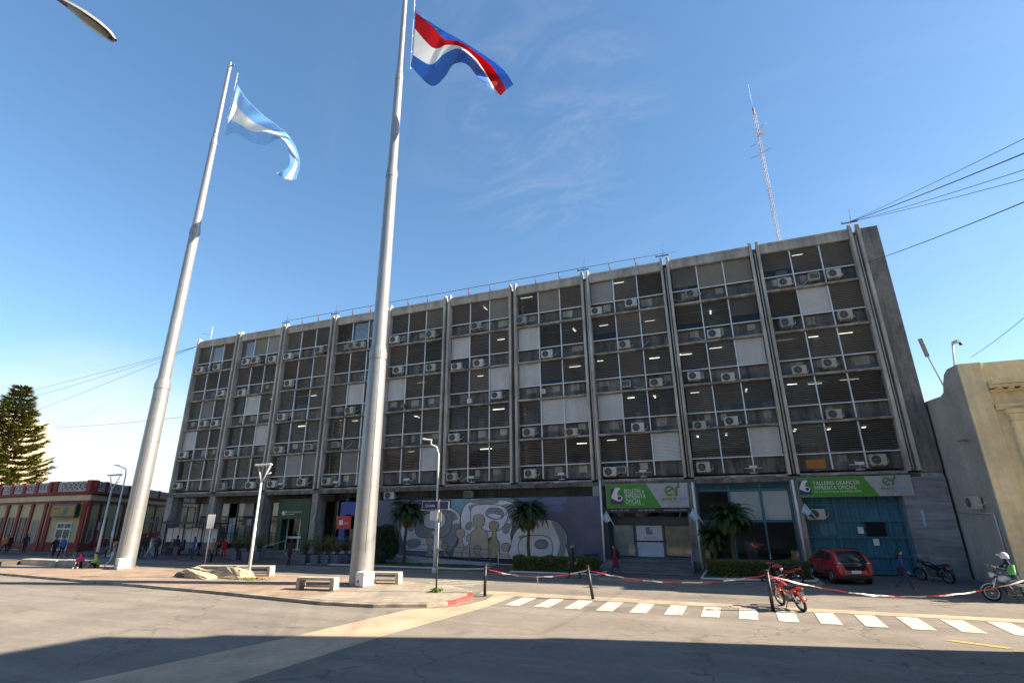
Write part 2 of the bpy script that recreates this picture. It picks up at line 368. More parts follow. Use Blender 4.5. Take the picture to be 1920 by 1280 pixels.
tag(MB().poly([(5.1, 19.0, .012), (6.3, 18.45, .012), (6.5, 18.55, .012), (5.4, 19.08, .012)], mat('yellow_paint', (.55, .34, .08), .8, .3, 3)).poly([(6.3, 18.2, .012), (8.5, 17.2, .012), (8.6, 17.28, .012), (6.4, 18.28, .012)], MATS['yellow_paint']).build('road_marking'), kind='structure')

# plaza island
pz = [(-75, 22.6), (-60, 21.4), (-42.1, 20.3), (-30.8, 19.5), (-22.2, 18.85), (-15.4, 18.05), (-12.98, 18.2), (-11.07, 18.95), (-10.3, 19.86), (-10.16, 21.1), (-10.86, 22.5), (-12.57, 23.7), (-16.0, 24.55), (-25, 24.9), (-40, 25.4), (-60, 27.0), (-75, 28.5)]
def paving_mat(name, col, joint, sx, sy, bump=.4, var=.3):
    m = mat(name, col, .9, var, .6, bump); t = m.node_tree; b = t.nodes['Principled BSDF']; src = b.inputs['Base Color'].links[0].from_socket
    co = t.nodes.new('ShaderNodeTexCoord'); br = t.nodes.new('ShaderNodeTexBrick'); br.offset = .5
    br.inputs['Scale'].default_value = 1; br.inputs['Brick Width'].default_value = sx; br.inputs['Row Height'].default_value = sy; br.inputs['Mortar Size'].default_value = .012
    br.inputs['Color1'].default_value = (1, 1, 1, 1); br.inputs['Color2'].default_value = (.82, .82, .82, 1); br.inputs['Mortar'].default_value = joint
    t.links.new(co.outputs['Object'], br.inputs['Vector'])
    mm = t.nodes.new('ShaderNodeMixRGB'); mm.blend_type = 'MULTIPLY'; mm.inputs[0].default_value = 1; t.links.new(src, mm.inputs[1]); t.links.new(br.outputs['Color'], mm.inputs[2]); t.links.new(mm.outputs[0], b.inputs['Base Color'])
    return m
pave = paving_mat('plaza_paving', (.33, .235, .165), (.55, .5, .45, 1), .6, .4)
pave_g = paving_mat('corner_paving', (.34, .29, .225), (.5, .48, .45, 1), .5, .5)
kerbm = mat('kerb_stone', (.36, .30, .225), .9, .4, 1.4, .5, streak=.4, sscale=(1.2, 1.2, 3))
def inset(poly, d):
    c = []; n = len(poly)
    for i in range(n):
        a, b, e = Vector(poly[i-1]), Vector(poly[i]), Vector(poly[(i+1) % n])
        n1 = Vector((-(b-a).y, (b-a).x)).normalized(); n2 = Vector((-(e-b).y, (e-b).x)).normalized(); q = (n1+n2).normalized()
        c.append(b+q*d/max(.4, q.dot(n1)))
    return c
pin = inset(pz, .3)
tag(MB().prism([tuple(p) for p in pz], -.1, .13, kerbm).build('kerb', bevel=.03), kind='structure')
tag(MB().prism([tuple(p) for p in pin], 0, .134, pave).build('plaza_pavement'), kind='structure')
tag(MB().prism([tuple(p) for p in inset([(-17.5, 18.3), (-15.4, 18.05), (-12.98, 18.2), (-11.07, 18.95), (-10.3, 19.86), (-10.16, 21.1), (-10.86, 22.5), (-12.57, 23.7), (-15.0, 24.3)], .31)], 0, .138, pave_g).build('plaza_pavement'), kind='structure')
redk = [(-10.5, 19.62), (-10.3, 19.86), (-10.24, 20.4), (-10.16, 21.1), (-10.5, 21.8)]
rk = MB(); rp = mat('red_kerb_paint', (.36, .07, .055), .7, .3, 3)
out_ = [Vector(p) for p in redk]; inn = [p+(Vector((-13.5, 21.2))-p).normalized()*.2 for p in out_]; out2 = [p+(p-Vector((-13.5, 21.2))).normalized()*.006 for p in out_]
rk.grid([[(p.x, p.y, .006) for p in out2], [(p.x, p.y, .137) for p in out2], [(p.x, p.y, .142) for p in inn]], rp, False)
tag(rk.build('kerb_paint'), kind='structure')
# building sidewalk, beds
walk = paving_mat('sidewalk_tile', (.13, .085, .075), (.6, .6, .6, 1), .4, .4)
tag(MB().prism([(-49.5, 28.9), (3.4, 28.9), (3.9, 29.6), (3.9, 48), (-49.5, 48)], -.1, .12, mat('sidewalk_kerb', (.23, .20, .175), .9, .3, 1, .4)).build('kerb', bevel=.02), kind='structure')
tag(MB().prism([(-49.3, 29.1), (3.3, 29.1), (3.7, 29.7), (3.7, 47.9), (-49.3, 47.9)], 0, .124, walk).build('sidewalk'), kind='structure')
tag(MB().poly([(3.95, 27.6, .004), (30, 27.6, .004), (30, 36, .004), (3.95, 36, .004)], mat('driveway_concrete', (.13, .12, .112), .9, .35, .7, .4)).build('driveway'), kind='structure')
tag(MB().prism([(-6.4, 28.3), (-1.2, 28.25), (-1.0, 28.9), (-6.6, 28.9)], 0, .07, mat('ramp_concrete', (.35, .28, .2), .9, .25, 1)).build('kerb_ramp'), kind='structure')
tag(MB().prism([(-110, 29.0), (-52, 31.2), (-57, 36), (-90, 70), (-140, 70)], -.1, .12, walk).build('sidewalk'), kind='structure')
bedk = mat('white_kerb', (.5, .5, .5), .8, .2, 2, .3)
soil = mat('soil', (.06, .05, .035), .95, .4, 2)
grass_m = leaf_mat('grass_blade', (.07, .12, .03))
def bed(pts, z=.2):
    tag(MB().prism(pts, .1, z, bedk).build('bed_kerb', bevel=.03), kind='structure')
    ii = inset(pts, .14); tag(MB().prism([tuple(p) for p in ii], .1, z+.006, soil).build('planting_bed'), kind='structure')
    return ii
def grass(poly, z, n, h=.07):
    xs = [p[0] for p in poly]; ys = [p[1] for p in poly]; P = []
    def inside(x, y):
        c = False
        for i in range(len(poly)):
            a, b = poly[i-1], poly[i]
            if (a[1] > y) != (b[1] > y) and x < (b[0]-a[0])*(y-a[1])/(b[1]-a[1])+a[0]: c = not c
        return c
    while len(P) < n:
        x, y = random.uniform(min(xs), max(xs)), random.uniform(min(ys), max(ys))
        if inside(x, y): P.append((x, y, z+h*.4))
    tag(MB().quads(leaves(P, h*1.4, 1.6, .2), grass_m).build('grass', fix=False), label='short green grass in the planting bed', cat='grass', kind='stuff')
b1 = bed([(-27.6, 30.0), (-14.9, 30.0), (-13.9, 30.5), (-13.9, 31.3), (-15.5, 32.0), (-27.6, 32.2)]); grass(b1, .2, 9000)
b2 = bed([(-11.9, 29.5), (-6.7, 29.5), (-6.5, 31.2), (-11.9, 31.0)]); grass(b2, .2, 2500)
b3 = bed([(-1.55, 29.4), (3.6, 29.9), (3.85, 30.6), (3.6, 33.2), (-1.4, 33.2)]); grass(b3, .2, 4000)

# ------------------------------------------------------------------ the office building
X0, W = -47.884, 5.7637
PX = [X0+W*i for i in range(11)]
ZL = [16.72-2.825*k for k in range(5)]            # ledge heights, top storey first
YF = 34.0
B = thing('office_building', 'long grey concrete office block with vertical fins and five storeys of louvred windows', 'building', (PX[5], 41, 0))
ZTOP = 20.1
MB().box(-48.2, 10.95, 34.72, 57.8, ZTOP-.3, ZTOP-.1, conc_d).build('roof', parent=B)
m = MB(); m.box(-48.2, 10.95, 57.5, 57.8, 5.1, ZTOP-.35, conc); m.box(-48.2, -47.95, 34.7, 57.45, 5.1, ZTOP-.35, conc); m.box(10.7, 10.95, 34.7, 57.45, 0.0, ZTOP-.35, conc)
m.build('outer_wall', parent=B)
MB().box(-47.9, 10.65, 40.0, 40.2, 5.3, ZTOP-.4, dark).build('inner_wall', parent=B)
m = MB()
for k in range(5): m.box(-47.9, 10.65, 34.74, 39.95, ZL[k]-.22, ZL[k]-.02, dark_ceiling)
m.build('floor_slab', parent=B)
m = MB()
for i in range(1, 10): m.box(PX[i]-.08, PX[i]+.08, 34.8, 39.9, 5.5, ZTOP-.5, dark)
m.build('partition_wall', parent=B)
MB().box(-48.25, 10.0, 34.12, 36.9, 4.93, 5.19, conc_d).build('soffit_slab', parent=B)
# fins, recess between each pair
def fin_mb(x):
    m = MB(); ztop = 20.42
    prof = [(34.72, 5.3), (33.97, 5.3), (33.97, ztop-.45), (34.04, ztop-.1), (34.16, ztop), (34.34, ztop-.06), (34.42, ztop-.3), (34.72, ztop-.32)]
    n = len(prof); vs = [(x-.085, y, z) for y, z in prof]+[(x+.085, y, z) for y, z in prof]
    m.add(vs, [tuple(range(n)), tuple(range(2*n-1, n-1, -1))]+[(i, (i+1) % n, n+(i+1) % n, n+i) for i in range(n)], conc_fin); return m
for i in range(11):
    for s in (-1, 1):
        if i == 0 and s < 0: continue
        fin_mb(PX[i]+s*.215).build('fin', parent=B, bevel=.012)
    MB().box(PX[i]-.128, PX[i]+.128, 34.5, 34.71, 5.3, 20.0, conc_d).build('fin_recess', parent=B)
for i in (4, 5, 7, 8, 9, 10):
    m = MB(); m.tube([(PX[i]+.02, 34.2, 19.6), (PX[i]+.02, 34.2, 5.35)], .05, 8, galv2)
    for z in (8, 11, 14, 17): m.tube([(PX[i]+.02, 34.2, z), (PX[i]+.02, 34.2, z+.12)], .062, 8, galv2)
    m.build('downpipe', parent=B)
SHUT = {(0, 3, 0): 0, (1, 0, 1): 1, (1, 0, 2): 2, (1, 2, 1): 0, (1, 3, 2): 0, (2, 4, 1): 2, (3, 2, 1): 0, (4, 2, 0): 0, (4, 4, 2): 0, (5, 1, 0): 0, (5, 2, 2): 0, (5, 0, 2): 1,
        (6, 0, 1): 1, (6, 1, 0): 0, (6, 2, 0): 0, (6, 3, 1): 0, (6, 3, 2): 0, (7, 0, 0): 2, (7, 3, 0): 0, (7, 4, 2): 0, (8, 0, 1): 1, (8, 0, 2): 1, (8, 2, 2): 0, (8, 4, 2): 0, (9, 1, 1): 0, (0, 2, 1): 3, (2, 4, 2): 3, (3, 4, 1): 3}
def ledge(i, k, z, nm):
    m = MB(); a, b = PX[i]+.30, PX[i+1]-.30; n = 14; rows = []
    prof = [(34.72, z-.09), (34.13, z-.08), (34.1, z-.02), (34.12, z+.05), (34.72, z+.09)]
    for y, zz in prof: rows.append([(a+(b-a)*j/n, y+(random.uniform(-.012, .012) if 34.05 < y < 34.2 else 0), zz+random.uniform(-.012, .012)) for j in range(n+1)])
    m.grid(rows, conc_ledge, False); m.build(nm, parent=B)
def slats(x0, x1, z0, z1, Y, n, th, tilt, mm):
    m = MB(); rot = Matrix.Rotation(tilt, 3, 'X')
    for q in range(n):
        z = z0+(z1-z0)*(q+.5)/n
        m.obox(((x0+x1)/2, Y, z), x1-x0, .092, th, rot, mm)
    return m
LIT = set([(3,0,1),(5,1,2),(5,2,1),(5,4,1),(5,3,2),(5,0,1),(6,0,0),(6,1,2),(6,2,2),(6,4,2),(7,0,1),(7,1,0),(7,1,2),(7,2,0),(7,2,2),(7,3,2),(7,4,0),(7,3,1),(8,1,1),(8,2,0),(8,2,1),(8,3,0),(8,4,0),(8,4,1),(8,3,2),(9,0,1),(9,2,0),(9,2,1),(9,2,2),(9,3,0),(9,3,1),(9,3,2),(9,4,0),(9,4,1),(9,4,2),(4,2,1),(4,3,1),(4,4,1),(2,2,1),(2,3,1),(1,2,2),(3,3,1)])
tube_lit = mat('lit_tube', (.9, .9, .85), .4, .0, 1, emit=(1, .93, .80, 1.25))
curtain = [mat('office_curtain', (.30, .31, .33), .9, .2, 2), mat('office_partition', (.22, .17, .11), .9, .2, 1.5), mat('office_cabinet', (.17, .17, .18), .7, .2, 1.5)]
extra = MB(); extra_slat = MB()
for i in range(10):
    a, b = PX[i]+.335, PX[i+1]-.335; pw = (b-a)/3
    for q in (1, 2):
        m = MB(); x = a+pw*q
        for k in range(5):
            m.box(x-.035, x+.035, 34.27, 34.42, ZL[k]+.10, (ZL[k-1]-.1 if k else 19.4), alu)
        m.build('mullion', parent=B)
    for k in range(5):
        z = ZL[k]; zt = (ZL[k-1]-.1) if k else 19.38; zr = z+1.0
        if k < 4: ledge(i, k, z, 'floor_ledge')
        m = MB(); m.box(a-.03, b+.03, 34.29, 34.44, zr-.03, zr+.03, alu); m.build('window_rail', parent=B)
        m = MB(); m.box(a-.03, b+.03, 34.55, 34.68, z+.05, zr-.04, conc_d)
        for q in range(3):     # patched rectangles in the spandrel
            if random.random() < .35: continue
            ww = random.uniform(.3, .8); x = a+pw*q+random.uniform(.1, pw-ww-.1); m.box(x, x+ww, 34.535, 34.549, z+.35+random.uniform(0, .2), zr-.1, random.choice([conc, conc, conc_l, mat('pale_patch', (.30, .30, .22), .9, .2, 2)]))
        m.build('spandrel', parent=B)
        for q in range(3):
            x0, x1 = a+pw*q+.04, a+pw*(q+1)-.04; s = SHUT.get((i, k, q))
            if s is not None:
                mm = [shut_w, shut_t, shut_g, slat_m][s]
                m = MB(); n = 19; rows = []
                for j in range(n*2+1): rows.append([(xx, 34.36+(.022 if j % 2 else 0), zr+.03+(zt-zr-.04)*j/(n*2)) for xx in (x0-.02, x1+.02)])
                m.grid(rows, mm, False); m.build('roller_shutter', parent=B, fix=False)
                continue
            n = 14
            tilt = R(random.choice([-22, -28, -33, -38, -15])); drop = 0; smat = random.choice([slat_m, slat_m, slat_m, slat_v[0], slat_v[1]])
            if random.random() < .10: drop = random.uniform(.2, .5)
            pane = MB().poly([(x0, 34.44, zr+.03), (x1, 34.44, zr+.03), (x1, 34.44, zt), (x0, 34.44, zt)], glass)
            pane.box(x0, x1, 34.43, 34.45, (zr+zt)/2+.3, (zr+zt)/2+.34, alu)
            sl_ = slats(x0, x1, zr+.05+drop, zt-.02, 34.365, n, .010, tilt, smat)
            if i == 0 or (i == 1 and k > 0) or (i == 2 and k > 2):
                for src in (pane, sl_):
                    o_ = len(extra.v); extra.v += src.v
                    for fi, f in enumerate(src.f): extra.f.append(tuple(t_+o_ for t_ in f)); extra.m.append(extra.mi(src.ms[src.m[fi]])); extra.sm.append(False)
            else:
                wo = pane.build('window', parent=B); sl_.build('louvre_blind', parent=wo)
            # things seen dimly inside
            if random.random() < .55:
                cx = random.uniform(x0, x1-.5); m = MB(); m.box(cx, cx+random.uniform(.3, .8), 34.75+random.uniform(.1, .8), 35.75, z+.1, z+random.uniform(1.3, 2.5), random.choice(curtain)); m.build('office_furniture', parent=B)
            if (i, k, q) in LIT:
                cx = (x0+x1)/2+random.uniform(-.25, .25)-.4; yy = random.uniform(34.95, 36.0); m = MB()
                zc_ = (ZL[k-1]-.22 if k else 19.55)-.04
                hl_ = random.uniform(.2, .5)
                if random.random() < .65: m.box(cx-hl_, cx+hl_, yy, yy+.09, zc_-.05, zc_, tube_lit)
                else: m.box(cx-.05, cx+.05, yy-.3, yy+.4, zc_-.05, zc_, tube_lit)
                m.build('ceiling_light', parent=B)
tag(extra.build('window', parent=B), kind='stuff')
for i in range(10): ledge(i, 4, ZL[4]-.14, 'floor_ledge')
m = MB().box(-47.9, 11.0, 34.14, 34.7, 4.98, 5.2, conc_ledge); m.build('edge_beam', parent=B)
for i in range(10):
    m = MB(); a, b = PX[i]+.305, PX[i+1]-.305
    m.box(a, b, 34.13, 34.70, 19.42, 20.12, conc_l); m.box(a, b, 34.09, 34.128, 19.95, 20.12, conc_l); m.build('parapet', parent=B, bevel=.02)
# blank end strip and marble ground storey
MB().box(10.06, 10.99, 34.08, 34.7, 5.22, 20.0, mat('dark_render', (.21, .20, .185), .95, .4, .7, .5, streak=.5)).build('end_wall', parent=B)
def marble():
    m = mat('grey_marble', (.25, .25, .265), .45, .2, .5); t = m.node_tree; b = t.nodes['Principled BSDF']; src = b.inputs['Base Color'].links[0].from_socket
    co = t.nodes.new('ShaderNodeTexCoord'); wv = t.nodes.new('ShaderNodeTexNoise'); wv.inputs['Scale'].default_value = 1.0; wv.inputs['Distortion'].default_value = 1.4; wv.inputs['Detail'].default_value = 7
    mp = t.nodes.new('ShaderNodeMapping'); mp.inputs['Rotation'].default_value = (0, .3, 0); mp.inputs['Scale'].default_value = (.35, 1, 2.6); t.links.new(co.outputs['Object'], mp.inputs[0]); t.links.new(mp.outputs[0], wv.inputs['Vector'])
    r = t.nodes.new('ShaderNodeMapRange'); r.inputs['From Min'].default_value = .3; r.inputs['From Max'].default_value = .7; r.inputs['To Min'].default_value = .6; r.inputs['To Max'].default_value = 1.3; t.links.new(wv.outputs['Fac'], r.inputs['Value'])
    s = t.nodes.new('ShaderNodeVectorMath'); s.operation = 'SCALE'; t.links.new(src, s.inputs[0]); t.links.new(r.outputs[0], s.inputs['Scale']); t.links.new(s.outputs[0], b.inputs['Base Color']); return m
m = MB().box(8.95, 10.98, 34.02, 34.7, 0, 4.97, marble()); m.build('marble_facing', parent=B)
# columns of the ground storey
for i in range(1, 11):
    if i in (5, 6, 9, 10): continue
    MB().box(PX[i]-.3, PX[i]+.3, 34.05, 35.1, .1, 4.93, conc).build('column', parent=B, bevel=.02)
MB().box(PX[0]+.0, PX[0]+.75, 34.05, 35.2, .1, 4.93, conc).build('column', parent=B, bevel=.02)
MB().box(3.68, 4.16, 34.05, 34.95, .0, 4.93, conc).build('column', parent=B, bevel=.02)
# ground storey body: floor podium, back wall, sides
MB().box(-46.7, 3.9, 34.75, 47, .1, .55, conc).build('podium', parent=B)
MB().box(-46.7, 10.6, 40.5, 40.7, .5, 4.9, mat('shop_wall', (.20, .19, .175), .9, .2, 1)).build('shop_wall', parent=B)
MB().box(-46.9, -46.72, 36.5, 47, .1, 4.9, conc).build('shop_wall', parent=B)
# left shop glazing
def glazing(x0, x1, Y, z0, z1, xs, zs, fm, gm, nm='shop_window', fw=.05):
    pane = MB().poly([(x0, Y, z0), (x1, Y, z0), (x1, Y, z1), (x0, Y, z1)], gm).build(nm, parent=B)
    m = MB()
    for x in [x0]+list(xs)+[x1]: m.box(x-fw, x+fw, Y-.06, Y+.05, z0, z1, fm)
    for z in [z0, *zs, z1]:
        e = [x0]+list(xs)+[x1]
        for p, q in zip(e[:-1], e[1:]): m.box(p+fw+.001, q-fw-.001, Y-.055, Y+.045, z-fw, z+fw, fm)
    m.build('frame', parent=pane); return pane
dkf = mat('dark_frame', (.06, .065, .07), .5, .2, 2); teal = mat('teal_frame', (.035, .14, .20), .5, .2, 2)
frost = mat('frosted_film', (.62, .68, .66), .6, .12, .5); paper = mat('paper', (.72, .72, .70), .8, .15, 3)
glazing(-46.6, -42.6, 36.5, .55, 4.6, [-44.6], [3.2], dkf, glass_g); glazing(-41.6, -35.3, 36.5, .55, 4.6, [-39.6, -37.5], [3.2], dkf, glass_g)
for x0, x1 in ((-46.4, -44.7), (-44.5, -42.7), (-41.5, -39.7), (-39.5, -37.6), (-37.4, -35.4)):
    MB().box(x0, x1, 36.56, 36.58, 3.26, 4.5, frost).build('window_film', parent=B)
m_ = 0
for x in np.arange(-46.2, -35.6, .82):
    m = MB(); z = .9
    while z < 2.9:
        h = random.uniform(.5, .95); m.box(x+.03, x+.76, 36.57, 36.58, z, min(z+h, 3.1), random.choice([paper, paper, mat('brown_paper', (.45, .32, .25), .8, .2, 2), mat('grey_paper', (.5, .5, .52), .8, .15, 2)])); z += h+.05
    m.build('poster', parent=B)
MB().box(-46.6, -24.9, 36.4, 36.9, 4.62, 4.92, conc_d).build('bulkhead', parent=B)
MB().box(-46.6, -30.2, 35.95, 36.35, 4.35, 4.9, conc_d).build('bulkhead', parent=B)
# low steps in front of the left shops
st = MB()
for j in range(4): st.box(-37.6, -29.9, 32.5+.42*j, 34.76, .124+.105*j+(.001 if j else 0), .124+.105*(j+1), mat('step_stone', (.17, .165, .155), .85, .35, 1.0, .3, streak=.35, sscale=(.8, .8, 6)))
tag(st.build('steps', bevel=.012), label='low stone steps leading up to the dark green portal', cat='steps')
step_m = MATS['step_stone']
st = MB()
for j in range(6): st.box(-7.15, -1.95, 30.75+.5*j, 35.15, .124+.072*j+(.001 if j else 0), .124+.072*(j+1), step_m)
tag(st.build('steps', bevel=.012), label='broad flight of grey stone steps under the green and white bulletin office banner', cat='steps')
hr = MB(); hr.tube([(-34.0, 32.3, .13), (-34.0, 32.3, .9), (-33.4, 34.3, 1.35), (-33.4, 34.3, .55)], .025, 6, galv2)
tag(hr.build('handrail'), label='thin steel handrail on the low steps of the green portal', cat='handrail')
hr = MB(); hr.tube([(-1.9, 30.8, .13), (-1.95, 30.8, 1.0), (-1.95, 34.3, 1.5), (-1.95, 34.3, .55)], .035, 6, mat('blue_rail', (.10, .16, .24), .5, .2, 3))
tag(hr.build('handrail'), label='blue handrail at the right edge of the broad grey steps', cat='handrail')
# green portal
green = mat('portal_green', (.012, .055, .022), .55, .2, 1.5)
P = thing('portal', 'dark green box portal with white lettering around a glass door', 'entrance', (-33.4, 34.9, .55))
m = MB(); m.box(-35.1, -34.55, 34.85, 36.3, .555, 4.6, green); m.box(-32.35, -31.7, 34.85, 36.3, .555, 4.6, green); m.box(-34.549, -32.351, 34.852, 36.3, 3.0, 4.6, green); m.build('surround', parent=P)
dr = MB().box(-34.5, -32.4, 35.55, 35.57, .6, 2.98, glass_dk).build('door', parent=P)
m = MB()
for x in (-34.5, -33.2, -32.45): m.box(x-.05, x+.05, 35.5, 35.6, .56, 2.98, alu)
for x0, x1 in ((-34.45, -33.25), (-33.15, -32.5)): m.box(x0, x1, 35.505, 35.595, 1.45, 1.62, alu); m.box(x0, x1, 35.505, 35.595, .56, .66, alu)
m.build('frame', parent=dr)
MB().lathe([(0, 0), (.2, 0), (.2, .03), (0, .03)], (-34.45, 34.82, 3.45), 16, white_p, 'y').box(-34.4, -34.15, 34.82, 34.85, 3.5, 3.62, white_p).build('emblem', parent=P)
text('centro de atención', .2, (-34.12, 34.846, 3.5), white_p, P, width=1.55); text('al ciudadano', .15, (-34.12, 34.846, 3.33), white_p, P, width=.85)
# bay 3: dark windows, teal post, blue shopfront with red square
glazing(-30.2, -28.75, 36.2, .6, 4.5, [], [1.3, 3.3], dkf, glass_g); 
MB().box(-28.72, -28.5, 35.6, 36.3, .55, 4.6, teal).build('post', parent=B)
blue = mat('sign_blue', (.018, .05, .27), .5, .15, 1.5)
S = thing('shopfront', 'deep blue shopfront with a red square sign, half hidden behind the thicker flagpole', 'shopfront', (-26.5, 34.6, .55))
m = MB(); m.box(-28.15, -27.6, 34.3, 34.8, .555, 4.25, blue); m.box(-25.5, -25.02, 34.3, 34.8, .13, 4.25, blue); m.box(-27.59, -25.51, 34.301, 34.8, 3.3, 4.25, blue); m.build('surround', parent=S)
m = MB().box(-27.6, -25.5, 34.6, 34.62, .6, 3.3, glass_dk); m.build('door', parent=S)
m = MB().box(-28.35, -27.0, 34.22, 34.295, 2.25, 3.2, mat('sign_red', (.5, .025, .02), .5, .1, 2)); rs = m.build('sign_panel', parent=S)
MB().box(-28.1, -27.75, 34.2, 34.218, 2.55, 2.9, white_p).build('emblem', parent=rs); text('plus', .26, (-27.68, 34.215, 2.6), white_p, rs)
text('ATM', .3, (-29.35, 36.12, 3.0), mat('sign_yellow', (.6, .42, .03), .5, .1, 2), B)
# recess above the mural
m = MB(); m.box(-24.9, -7.3, 34.85, 35.0, 4.25, 4.97, mat('brown_panel', (.085, .078, .06), .9, .4, .9))
for x in np.arange(-24.2, -7.5, 1.35): m.box(x-.04, x+.04, 34.8, 34.848, 4.3, 4.9, dkf)
m.build('bulkhead', parent=B)
MB().box(-24.95, -7.25, 33.98, 34.9, .12, .46, mat('dark_base', (.06, .06, .065), .9, .3, 1)).build('wall_base', parent=B)
# bay 7 shop
glazing(-7.0, -2.0, 35.2, .58, 2.55, [-5.45, -3.75], [], mat('blue_frame', (.07, .11, .17), .5, .2, 2), glass_g)
m = MB().box(-5.39, -3.81, 35.11, 35.13, 1.6, 2.48, mat('panel_white', (.58, .57, .60), .6, .1, 1)).box(-5.39, -3.81, 35.11, 35.13, .66, 1.5, mat('panel_pale', (.50, .53, .60), .6, .15, 1)); pn = m.build('notice_panel', parent=B)
MB().xprism([(-4.8, 1.95), (-4.4, 1.95), (-4.4, 2.35), (-4.5, 2.1), (-4.55, 2.4), (-4.8, 2.4)], 35.1, 35.108, mat('panel_mark', (.22, .22, .28), .6, .1, 2)).build('emblem', parent=pn)
text('BOLETÍN', .2, (-4.95, 35.105, 1.7), MATS['panel_mark'], pn)
MB().box(-6.9, -5.6, 35.26, 35.28, .7, 2.5, mat('shop_blind', (.5, .52, .48), .8, .3, 1.2)).build('window_film', parent=B)
MB().box(-3.65, -2.1, 35.27, 35.28, .7, 2.45, mat('shop_ochre', (.55, .45, .32), .8, .35, 1.5)).build('window_film', parent=B)
m = MB().box(-7.15, -1.95, 35.0, 35.3, 2.6, 3.02, dkf); m.build('transom', parent=B)
m = MB().box(-7.15, -1.95, 35.12, 35.18, 3.02, 3.3, glass_dk); m.build('transom_window', parent=B)
for x in (-6.6, -5.9, -5.1, -4.2, -3.3): MB().box(x, x+.55, 36.2, 36.3, 3.5, 3.55, tube_lit).build('ceiling_light', parent=B)
MB().box(-7.3, -7.0, 34.1, 35.25, .12, 3.5, dkf).build('side_panel', parent=B)
# bay 8 tall teal glazing
MB().box(-1.45, 3.65, 34.3, 34.72, .12, .62, conc).build('plinth_wall', parent=B)
glazing(-1.45, 3.62, 34.5, .63, 4.9, [.35, 2.1], [2.75, 4.5], teal, glass_g)
for x0, x1 in ((.42, 2.03), (2.17, 3.55)): MB().box(x0, x1, 34.58, 34.6, 2.82, 4.43, mat('blind_pale', (.82, .86, .84), .8, .12, 1.0)).build('roller_blind', parent=B)
MB().box(-1.4, 3.6, 34.56, 34.58, 4.56, 4.85, teal).build('transom', parent=B)
m = MB()
for x in (.9, 1.2, 1.55): m.box(x, x+.03, 34.8, 34.83, .6, 1.6, black_m)
m.box(.88, 1.6, 34.78, 35.0, 1.6, 1.63, black_m); m.box(.9, 1.55, 36, 36.2, .6, 1.6, curtain[0]); m.build('office_furniture', parent=B)
# bay 9: teal metal gate
Gt = thing('gate', 'wide teal sheet metal gate under the workshop banner', 'gate', (6.6, 34.6, 0))
gteal = mat('gate_teal', (.025, .145, .215), .55, .25, .9, streak=.2)
gt2 = mat('gate_teal_pale', (.05, .17, .20), .55, .2, .9)
rows = []; n = 0
m = MB(); xs = []; x = 4.2
while x < 9.0: xs += [(x, 34.62), (x+.21, 34.62), (x+.24, 34.585), (x+.4, 34.585), (x+.43, 34.62)]; x += .46
m.grid([[(p, y, 0.03) for p, y in xs], [(p, y, 4.3) for p, y in xs]], gteal, False); m.build('sheet_panel', parent=Gt, fix=False)
m = MB()
for z in (.12, .95, 1.9, 2.75, 3.6): m.box(4.16, 8.94, 34.5, 34.58, z-.045, z+.045, teal)
for x in (5.75, 8.9): m.box(x-.06, x+.06, 34.49, 34.575, .05, 4.3, teal)
m.build('gate_frame', parent=Gt)
MB().box(7.05, 7.95, 34.48, 34.5, 1.96, 2.7, mat('black_opening', (.004, .004, .005), .9, .1, 1)).build('hatch', parent=Gt)
m = MB().box(4.85, 5.25, 34.56, 34.57, 1.97, 2.68, gt2).box(5.28, 5.66, 34.56, 34.57, 1.97, 2.68, gt2); m.build('patch_panel', parent=Gt)
for x, z in ((6.65, 2.1), (7.25, 1.5)): MB().box(x, x+.26, 34.47, 34.485, z, z+.34, paper).build('notice', parent=Gt)
MB().box(8.96, 9.02, 34.06, 34.7, 0, 4.5, conc_d).build('gate_jamb', parent=B)
m = MB(); m.box(9.55, 9.68, 33.99, 34.015, 2.5, 3.3, mat('pale_blue_strip', (.30, .45, .58), .6, .1, 2)); m.box(9.6, 9.7, 33.99, 34.015, 2.33, 2.45, mat('orange_tag', (.45, .2, .06), .6, .1, 2)); tag(m.build('wall_sign'), label='narrow pale blue strip sign with orange tip on the grey marble wall', cat='sign')

# ------------------------------------------------------------------ roof edge fittings
rail = MB(); xs = [PX[2]-.3, PX[8]+.9]
rail.tube([(xs[0], 34.2, 20.75), (xs[1], 34.2, 20.75)], .022, 5, black_m)
RL = thing('roof_rail', 'thin dark pipe rail on red brackets along the roof edge', 'railing', ((xs[0]+xs[1])/2, 34.2, 20.1))
rail.build('rail', parent=RL)
redp = mat('red_oxide', (.22, .06, .042), .7, .3, 4)
for i in range(2, 8):
    for q in (.33, .66):
        x = PX[i]+W*q; MB().tube([(x, 34.22, 20.1), (x-.04, 34.18, 20.75)], .035, 6, redp).tube([(x+.16, 34.25, 20.1), (x-.02, 34.2, 20.5)], .02, 5, redp).build('bracket', parent=RL)
for i in (2, 3, 7, 8, 10): 
    m = MB().box(PX[i]-.55, PX[i]+.35, 34.18, 34.24, 20.56, 20.62, black_m).tube([(PX[i]-.05, 34.2, 20.45), (PX[i]+.02, 34.2, 21.1), (PX[i]+.06, 34.2, 21.5)], .014, 5, black_m).tube([(PX[i]-.5, 34.2, 20.62), (PX[i]-.5, 34.2, 20.75)], .02, 5, black_m)
    tag(m.build('cable_bracket'), label='dark cable bracket with thin rod on the roof edge, %s bay joint' % {2: 'second', 3: 'third', 7: 'seventh', 8: 'eighth', 10: 'last right'}[i], cat='bracket', group='cable brackets on the roof edge')
